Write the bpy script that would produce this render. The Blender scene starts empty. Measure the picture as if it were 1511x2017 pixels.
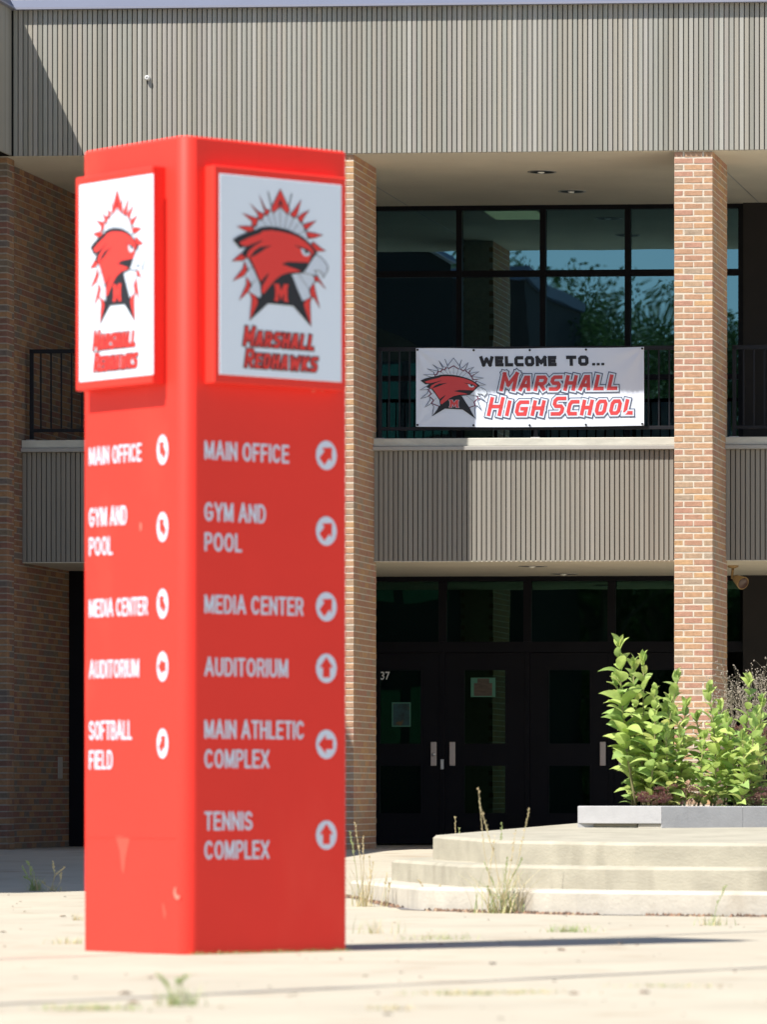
import bpy, math, random
from mathutils import Vector

# ---------------------------------------------------------------- camera, sky, sun, exposure
SC = bpy.context.scene
COL = SC.collection
FPX, CX, HY, IMW, IMH = 10200.0, 2012.0, 1560.0, 1511.0, 2017.0   # focal length, principal point and horizon in photo pixels
PHI = math.radians(3.97)
ZC = 0.868                                                          # eye height above the plaza
cam_d = bpy.data.cameras.new('camera'); cam = bpy.data.objects.new('camera', cam_d); COL.objects.link(cam)
cam.location = (0, 0, ZC); cam.rotation_euler = (math.radians(90), 0, PHI)
cam_d.sensor_fit = 'HORIZONTAL'; cam_d.sensor_width = 36.0; cam_d.lens = 36.0 * FPX / IMW
cam_d.shift_x = -(CX - IMW / 2) / IMW
cam_d.shift_y = (HY - IMH / 2) / IMW
cam_d.clip_start = 0.5; cam_d.clip_end = 3000
cam_d.dof.use_dof = True; cam_d.dof.focus_distance = 54.5; cam_d.dof.aperture_fstop = 5.4
SC.camera = cam

SUNV = Vector((-0.95, -1.0, 2.05)).normalized()
world = bpy.data.worlds.new('World'); SC.world = world; world.use_nodes = True
wn = world.node_tree.nodes; wl = world.node_tree.links
bg = wn['Background']; sky = wn.new('ShaderNodeTexSky'); sky.sky_type = 'NISHITA'; sky.sun_disc = False
sky.sun_elevation = math.asin(SUNV.z); sky.sun_rotation = math.atan2(SUNV.x, SUNV.y)
sky.air_density = 1.0; sky.dust_density = 0.6; sky.ozone_density = 1.2
wl.new(sky.outputs[0], bg.inputs[0]); bg.inputs[1].default_value = 0.088
sun_d = bpy.data.lights.new('sun', 'SUN'); sun_d.energy = 5.0; sun_d.angle = math.radians(0.5); sun_d.color = (1.0, 0.945, 0.86)
sun = bpy.data.objects.new('sun', sun_d); COL.objects.link(sun); sun.location = (-20, -20, 40)
sun.rotation_euler = (-SUNV).to_track_quat('-Z', 'Y').to_euler()
SC.view_settings.view_transform = 'Standard'; SC.view_settings.look = 'None'
SC.view_settings.exposure = 0.72; SC.view_settings.gamma = 1.0; SC.view_settings.use_curve_mapping = False
SC.cycles.max_bounces = 8; SC.cycles.transparent_max_bounces = 12
SC.cycles.use_denoising = True

rnd = random.Random(37)

# ---------------------------------------------------------------- geometry helpers
RX, RY = math.cos(PHI), math.sin(PHI)            # camera right in the world
FX, FY = -math.sin(PHI), math.cos(PHI)           # camera forward in the world

def cw(X, d, z=0.0):
    """metres right of / in front of the camera -> world"""
    return Vector((X * RX + d * FX, X * RY + d * FY, z))
def at_depth(px, py, d):
    s = FPX / d
    return cw((px - CX) / s, d, ZC + (HY - py) / s)
def at_plane(px, py, Y):
    a = (px - CX) / FPX
    d = Y / (a * RY + FY)
    return at_depth(px, py, d)
def at_height(px, py, z):
    d = FPX * (ZC - z) / (py - HY)
    return at_depth(px, py, d)

def wpos(o):
    v = Vector((0, 0, 0))
    while o is not None:
        v += o.location; o = o.parent
    return v

def tag(o, label=None, cat=None, group=None, kind=None):
    if label: o['label'] = label
    if cat: o['category'] = cat
    if group: o['group'] = group
    if kind: o['kind'] = kind
    return o

def empty(name, loc, label, cat, group=None):
    o = bpy.data.objects.new(name, None); o.empty_display_size = 0.1
    o.location = loc; COL.objects.link(o)
    return tag(o, label, cat, group)

def place(name, mesh, loc, parent=None, rot=None):
    """link mesh object whose world position is loc"""
    o = bpy.data.objects.new(name, mesh); COL.objects.link(o)
    if parent is not None:
        o.parent = parent; o.location = Vector(loc) - wpos(parent)
    else:
        o.location = loc
    if rot: o.rotation_euler = rot
    return o

class MB:
    def __init__(self): self.v = []; self.f = []; self.m = []; self.mi = 0
    def add(self, vs, fs):
        b = len(self.v); self.v += [tuple(p) for p in vs]; self.f += [tuple(i + b for i in f) for f in fs]
        self.m += [self.mi] * len(fs)
        return self
    def box(self, x0, x1, y0, y1, z0, z1):
        v = [(x0,y0,z0),(x1,y0,z0),(x1,y1,z0),(x0,y1,z0),(x0,y0,z1),(x1,y0,z1),(x1,y1,z1),(x0,y1,z1)]
        return self.add(v, [(0,3,2,1),(4,5,6,7),(0,1,5,4),(1,2,6,5),(2,3,7,6),(3,0,4,7)])
    def bbox(self, x0, x1, y0, y1, z0, z1, b=0.004):
        """box with chamfered edges"""
        v = []; 
        for z in (z0, z1):
            for (x, y, sx, sy) in ((x0,y0,1,1),(x1,y0,-1,1),(x1,y1,-1,-1),(x0,y1,1,-1)):
                s = 1 if z == z0 else -1
                v += [(x+sx*b, y, z+s*b) , (x, y+sy*b, z+s*b), (x+sx*b, y+sy*b, z)]
        def I(z, c, k): return z*12 + c*3 + k
        f = []
        f.append((I(0,0,2),I(0,3,2),I(0,2,2),I(0,1,2))); f.append((I(1,0,2),I(1,1,2),I(1,2,2),I(1,3,2)))
        f.append((I(0,0,0),I(0,1,0),I(1,1,0),I(1,0,0))); f.append((I(0,1,1),I(0,2,1),I(1,2,1),I(1,1,1)))
        f.append((I(0,2,0),I(0,3,0),I(1,3,0),I(1,2,0))); f.append((I(0,3,1),I(0,0,1),I(1,0,1),I(1,3,1)))
        for c in range(4):
            f.append((I(0,c,0),I(1,c,0),I(1,c,1),I(0,c,1)) if c in (0,2) else (I(0,c,1),I(1,c,1),I(1,c,0),I(0,c,0)))
            k = 0 if c in (0,2) else 1
            n = (c+1) % 4
            f.append((I(0,c,k),I(0,c,2),I(0,n,2),I(0,n,k)))
            f.append((I(1,c,k),I(1,n,k),I(1,n,2),I(1,c,2)))
            f.append((I(0,c,0),I(0,c,1),I(0,c,2))); f.append((I(1,c,0),I(1,c,2),I(1,c,1)))
        return self.add(v, f)
    def hex8(self, b, t):
        """b,t: four points bottom / top, counter-clockwise from above"""
        return self.add(list(b)+list(t), [(0,3,2,1),(4,5,6,7),(0,1,5,4),(1,2,6,5),(2,3,7,6),(3,0,4,7)])
    def prism(self, pts, z0, z1, z1f=None):
        n = len(pts)
        v = [(p[0],p[1],z0) for p in pts] + [(p[0],p[1], z1f(p) if z1f else z1) for p in pts]
        f = [tuple(range(n-1,-1,-1)), tuple(range(n,2*n))] + [(i,(i+1)%n,n+(i+1)%n,n+i) for i in range(n)]
        return self.add(v, f)
    def tube(self, pts, r0, r1=None, n=6, cap=True):
        r1 = r0 if r1 is None else r1
        pts = [Vector(p) for p in pts]; m = len(pts); b = len(self.v); vs = []
        for i, p in enumerate(pts):
            d = (pts[min(i+1,m-1)] - pts[max(i-1,0)])
            d = d.normalized() if d.length > 1e-9 else Vector((0,0,1))
            a = d.cross(Vector((0,0,1)) if abs(d.z) < .9 else Vector((1,0,0))).normalized(); c = d.cross(a)
            r = r0 + (r1-r0)*i/max(1,m-1)
            for k in range(n):
                t = 2*math.pi*k/n; vs.append(p + a*math.cos(t)*r + c*math.sin(t)*r)
        fs = [(i*n+k, i*n+(k+1)%n, (i+1)*n+(k+1)%n, (i+1)*n+k) for i in range(m-1) for k in range(n)]
        if cap: fs += [tuple(range(n-1,-1,-1)), tuple((m-1)*n+k for k in range(n))]
        return self.add(vs, fs)
    def lathe(self, c, prof, n=20, axis='z'):
        vs = []
        for (r, h) in prof:
            for k in range(n):
                t = 2*math.pi*k/n
                if axis == 'z': vs.append((c[0]+r*math.cos(t), c[1]+r*math.sin(t), c[2]+h))
                else: vs.append((c[0]+r*math.cos(t), c[1]+h, c[2]+r*math.sin(t)))
        m = len(prof)
        fs = [(i*n+k, i*n+(k+1)%n, (i+1)*n+(k+1)%n, (i+1)*n+k) for i in range(m-1) for k in range(n)]
        return self.add(vs, fs)
    def mesh(self, name, mats, smooth=False):
        me = bpy.data.meshes.new(name); me.from_pydata(self.v, [], self.f)
        if not isinstance(mats, (list, tuple)): mats = [mats]
        for m in mats: me.materials.append(m)
        if len(mats) > 1: me.polygons.foreach_set('material_index', self.m)
        if smooth: me.polygons.foreach_set('use_smooth', [True]*len(me.polygons))
        me.update()
        return me
    def build(self, name, mats, parent=None, smooth=False, loc=None):
        base = wpos(parent) if parent is not None else (Vector(loc) if loc is not None else Vector((0,0,0)))
        self.v = [(p[0]-base.x, p[1]-base.y, p[2]-base.z) for p in self.v]
        o = bpy.data.objects.new(name, self.mesh(name, mats, smooth)); COL.objects.link(o)
        if parent is not None: o.parent = parent
        else: o.location = base
        return o

# ---------------------------------------------------------------- materials
def mat(name, col, rough=0.7, var=0.0, scale=6.0, stretch=(1,1,1), bump=0.0, bscale=40.0, spec=0.5, metal=0.0,
        rand=None, tones=None, stain=None, emit=None, trans=0.0):
    m = bpy.data.materials.new(name); m.use_nodes = True
    nt = m.node_tree; N = nt.nodes; L = nt.links; p = N['Principled BSDF']
    p.inputs['Roughness'].default_value = rough; p.inputs['Metallic'].default_value = metal
    p.inputs['Specular IOR Level'].default_value = spec
    tc = N.new('ShaderNodeTexCoord'); geo = N.new('ShaderNodeNewGeometry')
    mp = N.new('ShaderNodeMapping'); mp.inputs['Scale'].default_value = stretch; L.new(geo.outputs['Position'], mp.inputs[0])
    def rgb(c):
        n = N.new('ShaderNodeRGB'); n.outputs[0].default_value = (*c, 1); return n.outputs[0]
    cur = rgb(col)
    if tones:
        oi = N.new('ShaderNodeObjectInfo'); ad = N.new('ShaderNodeMath'); ad.operation = 'ADD'
        L.new(oi.outputs['Random'], ad.inputs[0]); L.new(geo.outputs['Random Per Island'], ad.inputs[1])
        fr = N.new('ShaderNodeMath'); fr.operation = 'FRACT'; L.new(ad.outputs[0], fr.inputs[0])
        cr = N.new('ShaderNodeValToRGB'); e = cr.color_ramp; e.interpolation = 'CONSTANT' if len(tones) > 5 else 'LINEAR'
        while len(e.elements) < len(tones): e.elements.new(0.5)
        for i, (pos, c) in enumerate(tones): e.elements[i].position = pos; e.elements[i].color = (*c, 1)
        L.new(fr.outputs[0], cr.inputs[0]); cur = cr.outputs[0]
    if var:
        nz = N.new('ShaderNodeTexNoise'); nz.inputs['Scale'].default_value = scale; nz.inputs['Detail'].default_value = 6
        nz.inputs['Roughness'].default_value = 0.62; L.new(mp.outputs[0], nz.inputs['Vector'])
        mr = N.new('ShaderNodeMapRange'); mr.inputs[1].default_value = .3; mr.inputs[2].default_value = .7
        mr.inputs[3].default_value = 1-var; mr.inputs[4].default_value = 1+var; L.new(nz.outputs[0], mr.inputs[0])
        mx = N.new('ShaderNodeVectorMath'); mx.operation = 'SCALE'; L.new(cur, mx.inputs[0]); L.new(mr.outputs[0], mx.inputs['Scale'])
        cur = mx.outputs[0]
    if stain:
        scol, ssc, lo, hi, sst = stain
        mp2 = N.new('ShaderNodeMapping'); mp2.inputs['Scale'].default_value = sst; L.new(geo.outputs['Position'], mp2.inputs[0])
        nz = N.new('ShaderNodeTexNoise'); nz.inputs['Scale'].default_value = ssc; nz.inputs['Detail'].default_value = 8
        L.new(mp2.outputs[0], nz.inputs['Vector'])
        mr = N.new('ShaderNodeMapRange'); mr.inputs[1].default_value = lo; mr.inputs[2].default_value = hi; L.new(nz.outputs[0], mr.inputs[0])
        mx = N.new('ShaderNodeMix'); mx.data_type = 'RGBA'; L.new(mr.outputs[0], mx.inputs[0]); L.new(cur, mx.inputs[6])
        mx.inputs[7].default_value = (*scol, 1); cur = mx.outputs[2]
    L.new(cur, p.inputs['Base Color'])
    if bump:
        nb = N.new('ShaderNodeTexNoise'); nb.inputs['Scale'].default_value = bscale; nb.inputs['Detail'].default_value = 5
        L.new(mp.outputs[0], nb.inputs['Vector'])
        bp = N.new('ShaderNodeBump'); bp.inputs['Strength'].default_value = bump; bp.inputs['Distance'].default_value = .01
        L.new(nb.outputs[0], bp.inputs['Height']); L.new(bp.outputs[0], p.inputs['Normal'])
    if trans:
        out = N['Material Output']; tr = N.new('ShaderNodeBsdfTranslucent'); L.new(cur, tr.inputs[0])
        ms = N.new('ShaderNodeMixShader'); ms.inputs[0].default_value = trans
        L.new(p.outputs[0], ms.inputs[1]); L.new(tr.outputs[0], ms.inputs[2]); L.new(ms.outputs[0], out.inputs[0])
    if emit:
        p.inputs['Emission Color'].default_value = (*emit[0], 1); p.inputs['Emission Strength'].default_value = emit[1]
    return m

def glass_mat(name, refl, rcol, tcol):
    m = bpy.data.materials.new(name); m.use_nodes = True
    N = m.node_tree.nodes; L = m.node_tree.links; N.remove(N['Principled BSDF'])
    g = N.new('ShaderNodeBsdfGlossy'); g.inputs['Roughness'].default_value = 0.0; g.inputs['Color'].default_value = (*rcol, 1)
    t = N.new('ShaderNodeBsdfTransparent'); t.inputs['Color'].default_value = (*tcol, 1)
    ms = N.new('ShaderNodeMixShader'); ms.inputs[0].default_value = refl
    nz = N.new('ShaderNodeTexNoise'); nz.inputs['Scale'].default_value = 1.3; nz.inputs['Detail'].default_value = 1
    geo = N.new('ShaderNodeNewGeometry'); L.new(geo.outputs['Position'], nz.inputs['Vector'])
    bp = N.new('ShaderNodeBump'); bp.inputs['Strength'].default_value = .02; bp.inputs['Distance'].default_value = .05
    L.new(nz.outputs[0], bp.inputs['Height']); L.new(bp.outputs[0], g.inputs['Normal'])
    L.new(t.outputs[0], ms.inputs[1]); L.new(g.outputs[0], ms.inputs[2]); L.new(ms.outputs[0], N['Material Output'].inputs[0])
    return m

M = {}
M['ground'] = mat('plaza_concrete', (.425,.385,.305), .9, var=.09, scale=.7, bump=.35, bscale=60, stain=((.35,.29,.215), 2.2, .56, .72, (1,1,1)))
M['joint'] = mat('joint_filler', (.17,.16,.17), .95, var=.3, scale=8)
M['step'] = mat('step_concrete', (.37,.345,.275), .9, var=.16, scale=2.2, stretch=(1,1,2), bump=.4, bscale=35, stain=((.27,.25,.195), 3.0, .52, .75, (1.2,1.2,.35)))
M['kerbstep'] = mat('pale_step_concrete', (.46,.43,.37), .9, var=.14, scale=3, bump=.4, bscale=40, stain=((.36,.32,.26), 5.0, .55, .75, (1,1,.5)))
M['planter'] = mat('planter_concrete', (.41,.41,.42), .85, var=.09, scale=5, bump=.2, bscale=50)
M['soil'] = mat('soil', (.06,.045,.03), 1.0, var=.4, scale=12, bump=.8, bscale=20)
M['slat'] = mat('painted_cladding_slat', (.34,.31,.25), .5, spec=.35, var=.05, scale=1.6, stretch=(1,1,.25),
    tones=[(0,(.25,.245,.215)),(.25,(.335,.312,.268)),(.5,(.30,.30,.267)),(.75,(.315,.293,.264)),(1,(.375,.366,.332))], stain=((.47,.47,.46), 1.5, .55, .80, (1,1,.08)))
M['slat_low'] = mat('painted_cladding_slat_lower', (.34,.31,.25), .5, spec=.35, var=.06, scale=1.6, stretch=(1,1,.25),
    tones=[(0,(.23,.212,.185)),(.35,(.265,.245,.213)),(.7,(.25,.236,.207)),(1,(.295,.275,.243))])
M['backing'] = mat('cladding_backing', (.014,.014,.014), .9, spec=.05)
M['coping'] = mat('slate_metal_coping', (.10,.12,.19), .55, spec=.25, var=.05, scale=1.5)
M['copinglip'] = mat('coping_lip', (.24,.25,.32), .5, spec=.3)
M['cream'] = mat('cream_cladding', (.62,.55,.42), .6, var=.06, scale=2)
M['soffit'] = mat('soffit_plaster', (.70,.65,.54), .9, var=.06, scale=1.2, bump=.15, bscale=60)
M['curb'] = mat('balcony_curb_concrete', (.52,.51,.45), .85, var=.14, scale=4, stretch=(1,1,3))
M['flash'] = mat('balcony_flashing', (.36,.35,.33), .45, var=.04, scale=3)
M['darkmetal'] = mat('dark_bronze_metal', (.006,.006,.009), .5, var=.15, scale=3, spec=.12)
M['rail'] = mat('railing_metal', (.010,.011,.016), .5, spec=.25)
M['darkwall'] = mat('dark_wall_panel', (.012,.0095,.0095), .8, var=.2, scale=2)
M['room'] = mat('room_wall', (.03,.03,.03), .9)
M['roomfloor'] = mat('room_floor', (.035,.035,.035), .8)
M['brick'] = mat('brick', (.4,.2,.12), .85, var=.16, scale=28, bump=.5, bscale=90, spec=.25,
    tones=[(0,(.44,.262,.168)),(.16,(.475,.287,.172)),(.30,(.42,.24,.163)),(.44,(.445,.282,.186)),(.56,(.50,.308,.168)),(.68,(.42,.288,.192)),(.80,(.43,.238,.17)),(.92,(.375,.282,.205))])
M['mortar'] = mat('mortar', (.60,.535,.44), .95, var=.12, scale=20, bump=.4, bscale=80)
M['brick_shaded'] = mat('shaded_brick', (.4,.2,.12), .9, var=.18, scale=28, bump=.5, bscale=90, spec=.2,
    tones=[(0,(.23,.125,.08)),(.16,(.28,.155,.09)),(.30,(.20,.11,.085)),(.44,(.26,.165,.10)),(.56,(.31,.18,.10)),(.68,(.18,.14,.105)),(.78,(.22,.11,.085)),(.90,(.16,.13,.115))])  # darker copy of the brick, the wing's shade put into the colour
M['mortar_shaded'] = mat('shaded_mortar', (.30,.27,.23), .95, var=.15, scale=20)  # darker mortar copy for the same walls, shade in the colour
M['red'] = mat('red_sign_paint', (.84,.044,.030), .5, spec=.22, var=.03, scale=1.2, stain=((.92,.085,.055), 1.3, .58, .85, (1,1,.5)))
M['panel'] = mat('white_sign_panel', (.75,.83,.94), .35, spec=.4)
M['lettering'] = mat('pale_vinyl_lettering', (.66,.73,.86), .6)
M['p_red'] = mat('print_red', (.80,.04,.03), .5)
M['p_black'] = mat('print_black', (.010,.010,.016), .5)
M['p_white'] = mat('print_white', (.62,.69,.80), .5)
M['p_maroon'] = mat('print_maroon', (.16,.05,.10), .5)
M['p_navy'] = mat('print_navy', (.035,.06,.13), .5)
M['p_bred'] = mat('banner_print_red', (.62,.055,.06), .5)
M['vinyl'] = mat('white_banner_vinyl', (.72,.79,.92), .55, bump=.35, bscale=3.2, stretch=(1,1,1.6))
M['handle'] = mat('brushed_handle', (.55,.48,.45), .5, metal=.3)
M['steel'] = mat('bright_steel', (.6,.6,.6), .35, metal=.6)
M['white'] = mat('white_plastic', (.7,.7,.7), .5)
M['tan'] = mat('tan_lamp_housing', (.36,.23,.10), .5)
M['lens'] = mat('lamp_lens', (.10,.06,.05), .2)
M['bulb'] = mat('downlight_bulb', (.8,.78,.7), .1, spec=1.0, emit=((1,.95,.85), .05))
M['poster_g'] = mat('poster_green', (.06,.20,.14), .6)
M['poster_b'] = mat('poster_brown', (.075,.055,.04), .6, var=.4, scale=9, stretch=(1,1,6))
M['poster_art'] = mat('poster_art', (.012,.05,.055), .6, var=.7, scale=9, stain=((.10,.06,.02), 11, .55, .65, (1,1,1)))
M['roomlight'] = mat('fluorescent_diffuser', (.6,.7,.5), .5, emit=((.68,.85,.42), 2.6))
M['leaf'] = mat('milkweed_leaf', (.2,.3,.05), .7, spec=.18, var=.18, scale=14, trans=.42,
    tones=[(0,(.44,.58,.17)),(.35,(.52,.64,.20)),(.7,(.30,.46,.15)),(1,(.60,.64,.22))])
M['leaf_pale'] = mat('pale_young_leaf', (.30,.40,.20), .6, var=.12, scale=14, trans=.25)
M['stem'] = mat('milkweed_stem', (.24,.22,.10), .7, var=.2, scale=9)
M['sedum'] = mat('reddish_flower_head', (.22,.10,.10), .9, tones=[(0,(.28,.10,.12)),(.5,(.42,.20,.19)),(1,(.52,.36,.28))])
M['twig'] = mat('dry_twig', (.30,.26,.19), .9, var=.2, scale=9)
M['bud'] = mat('dry_bud', (.38,.33,.27), .9)
M['dry'] = mat('dry_grass', (.50,.40,.22), .9, tones=[(0,(.55,.44,.25)),(.5,(.66,.56,.34)),(1,(.46,.43,.22))], trans=.2)
M['greenweed'] = mat('weed_green', (.16,.26,.06), .8, tones=[(0,(.22,.33,.09)),(.5,(.33,.41,.16)),(1,(.42,.42,.22))], trans=.2)
M['brownseed'] = mat('brown_seed_head', (.16,.09,.06), .95)
M['debris'] = mat('joint_debris', (.24,.15,.10), 1.0, tones=[(0,(.07,.055,.045)),(.45,(.16,.10,.07)),(.8,(.30,.18,.12)),(1,(.36,.30,.2))])
M['crown'] = mat('tree_foliage', (.05,.09,.03), .7, tones=[(0,(.035,.075,.02)),(.5,(.06,.11,.03)),(1,(.085,.13,.04))], trans=.25)
M['bark'] = mat('bark', (.10,.08,.06), .9, var=.3, scale=6, bump=.8, bscale=12)
M['glass_up'] = glass_mat('tinted_window_glass', .32, (.37,.70,.85), (.17,.20,.21))
M['glass_dn'] = glass_mat('tinted_door_glass', .09, (.40,.85,.70), (.25,.38,.32))

# ---------------------------------------------------------------- ground
def ground_z(y):
    if y < 38: return 0.0
    if y > 53: return 0.262
    t = (y - 38) / 15.0
    return 0.262 * t
def g_at(px, py):
    """point on the sloping ground seen at a photo pixel"""
    z = 0.0
    for _ in range(30):
        p = at_height(px, py, z); z = ground_z(p.y)
    return Vector((p.x, p.y, z))
mb = MB()
ys = [-400, -60, 0, 20, 30, 38] + [38 + i*1.5 for i in range(1, 11)] + [57, 70, 120, 900]
xs = [-600, -80, -30, -20, -12, -6, 0, 8, 30, 80, 600]
vs = [(x, y, ground_z(y)) for y in ys for x in xs]; nx = len(xs)
mb.add(vs, [(j*nx+i, j*nx+i+1, (j+1)*nx+i+1, (j+1)*nx+i) for j in range(len(ys)-1) for i in range(nx-1)])
tag(mb.build('ground', M['ground']), 'sunlit cream concrete plaza in front of the building', kind='structure')

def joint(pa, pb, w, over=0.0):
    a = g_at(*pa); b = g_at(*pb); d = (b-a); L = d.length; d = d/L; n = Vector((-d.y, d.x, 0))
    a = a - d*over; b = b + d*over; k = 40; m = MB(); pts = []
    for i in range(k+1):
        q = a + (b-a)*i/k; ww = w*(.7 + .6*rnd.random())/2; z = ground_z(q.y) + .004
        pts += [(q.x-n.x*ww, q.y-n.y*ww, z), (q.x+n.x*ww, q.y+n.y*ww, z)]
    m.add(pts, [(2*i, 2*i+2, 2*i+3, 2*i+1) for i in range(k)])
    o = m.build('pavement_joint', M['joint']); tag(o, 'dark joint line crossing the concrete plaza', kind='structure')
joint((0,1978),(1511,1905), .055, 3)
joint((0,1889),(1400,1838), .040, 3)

# ---------------------------------------------------------------- building
YF = at_depth(1366, 300, 54.28).y
def bx(px, dy=0.0): return at_plane(px, 1000, YF+dy).x
def bz(px, py, dy=0.0): return at_plane(px, py, YF+dy).z
ZG = 0.262
Z_SOF, Z_CAP, Z_CAPT = 7.588, 9.128, 9.232
S1 = 1.10            # setback of the balcony front
SB = 4.90            # setback of the glazed back wall
Z_LS, Z_SL, Z_FL, Z_CB = 3.346, 4.530, 4.575, 4.663
XL = bx(27); XR = bx(1511) + 3.2
bld = empty('school_building', (bx(755), YF, ZG), 'two storey brown brick school building with ribbed tan cladding and a recessed glazed entrance', 'building')

# cladding built slat by slat
PITCH = 0.0533
def slat_mesh(h, name, m):
    w = PITCH - .0095; t = .024; c = .004
    s = MB()
    v = []
    for z in (0, h):
        v += [(0,t,z),(0,c,z),(c,0,z),(w-c,0,z),(w,c,z),(w,t,z)]
    s.add(v, [(1,2,8,7),(2,3,9,8),(3,4,10,9),(0,1,7,6),(4,5,11,10),(0,5,4,3,2,1),(6,7,8,9,10,11)])
    return s.mesh(name, m)
def cladding(name, x0, x1, y, z0, z1, m, slat_m):
    b = MB(); b.box(x0, x1, y+.024, y+.22, z0+.004, z1); o = b.build(name, M['backing'], bld)
    n = int((x1-x0)/PITCH)
    for i in range(n):
        s = place('slat', slat_m, (x0+.004+i*PITCH, y, z0), o)
    return o
sm_up = slat_mesh(Z_CAP-Z_SOF, 'slat', M['slat'])
cladding('fascia', XL, XR, YF-.03, Z_SOF, Z_CAP, M['slat'], sm_up)
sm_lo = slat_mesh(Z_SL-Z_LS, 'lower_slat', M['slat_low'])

# roof coping: sloped slate face above a pale lip
def coping(x0, x1):
    m = MB(); y = YF-.03
    m.mi = 0; m.hex8([(x0,y-.055,Z_CAP+.018),(x1,y-.055,Z_CAP+.018),(x1,y+.35,Z_CAP+.018),(x0,y+.35,Z_CAP+.018)],
                     [(x0,y-.02,Z_CAPT),(x1,y-.02,Z_CAPT),(x1,y+.35,Z_CAPT+.02),(x0,y+.35,Z_CAPT+.02)])
    m.mi = 1; m.box(x0, x1, y-.075, y+.1, Z_CAP-.004, Z_CAP+.0175)
    return m.build('roof_coping', [M['coping'], M['copinglip']], bld)
coping(XL-.02, XR)
# roof deck and the cream cladding of the storey set back above it
m = MB(); m.box(XL, XR, YF+.19, YF+14, Z_SOF+.25, Z_CAP); m.build('roof_deck', M['backing'], bld)
m = MB(); yb = YF+2.6; zt = Z_CAPT+1.5
m.box(XL-5, XR, yb+.05, yb+.3, Z_CAP, zt); x = XL-5
while x < XR: m.mi = 1; m.box(x+.006, x+.124, yb+.01, yb+.0495, Z_CAP, zt); x += .134
tag(m.build('upper_wall', [M['backing'], M['cream']], bld), 'cream ribbed wall set back above the roof edge')

# the wing that reaches towards the camera on the left
m = MB(); WX = XL; WY0 = YF-16.4
m.box(WX-12, WX-.03, WY0, YF-.04, Z_SOF, Z_CAP-.001); m.box(WX-.6, WX-.0, YF-.038, YF+.3, Z_SOF+.001, Z_CAP-.002)
m.mi = 1
k = 0
while k < 24:
    y1 = YF-.06-k*PITCH; m.box(WX-.03, WX-.008, y1-(PITCH-.0085), y1, Z_SOF, Z_CAP); k += 1
m.mi = 2; m.hex8([(WX-12,WY0-.1,Z_CAP+.018),(WX+.03,WY0-.1,Z_CAP+.018),(WX+.03,YF-.09,Z_CAP+.018),(WX-12,YF-.09,Z_CAP+.018)],
                 [(WX-12,WY0,Z_CAPT),(WX-.01,WY0,Z_CAPT),(WX-.01,YF-.09,Z_CAPT),(WX-12,YF-.09,Z_CAPT)])
m.mi = 3; m.box(WX-.028, WX+.045, WY0, YF-.11, Z_CAP, Z_CAP+.0175)
m.build('wing_fascia', [M['backing'], M['slat'], M['coping'], M['copinglip']], bld)
m = MB(); m.box(WX-12, WX-2.4, WY0+1, YF-.05, 0, Z_SOF-.01); m.build('wing_wall', M['brick_shaded'], bld)

# bricks
CH = 0.0678; GAP = 0.0125
def brick_mesh(name, w, d, mt, seed):
    """brick with its front on y=0, slightly uneven"""
    r = random.Random(seed); h = CH-GAP; j = lambda a: r.uniform(-a, a); b = .004
    s = MB()
    v = [(b+j(.0015),j(.0012),b+j(.0015)),(w-b+j(.0015),j(.0012),b+j(.0015)),(w-b+j(.0015),j(.0012),h-b+j(.0015)),(b+j(.0015),j(.0012),h-b+j(.0015)),
         (0+j(.0015),b,0+j(.001)),(w+j(.0015),b,0+j(.001)),(w+j(.0015),b,h+j(.001)),(0+j(.0015),b,h+j(.001)),
         (0,d,0),(w,d,0),(w,d,h),(0,d,h)]
    s.add(v, [(0,1,2,3),(0,4,5,1),(1,5,6,2),(2,6,7,3),(3,7,4,0),(4,8,9,5),(5,9,10,6),(6,10,11,7),(7,11,8,4)])
    return s.mesh(name, mt)
def brick_set(mt, tagn):
    return {'full': [brick_mesh('brick', .2035-GAP, .0925, mt, 10+i) for i in range(6)],
            'corner': [brick_mesh('brick', .1975, .0925, mt, 30+i) for i in range(6)],
            'half': [brick_mesh('brick', .0925, .192, mt, 50+i) for i in range(6)]}
def side_bricks(mb_, x, sgn, y0, y1, z0, n, r, start_even=.1035, start_odd=.2035):
    """flat run of bricks on a wall whose face is at x and looks towards sgn"""
    for c in range(n):
        z = z0 + c*CH; y = y0 + (start_even if c % 2 == 0 else start_odd)
        while y < y1-.03:
            ye = min(y + .2035-GAP, y1); o = r.uniform(-.0015, .0025)*sgn
            xa, xb = (x-.05, x+o) if sgn > 0 else (x+o, x+.05)
            mb_.box(xa, xb, y, ye, z+r.uniform(0,.001), z+CH-GAP-r.uniform(0,.001)); y += .2035
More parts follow.
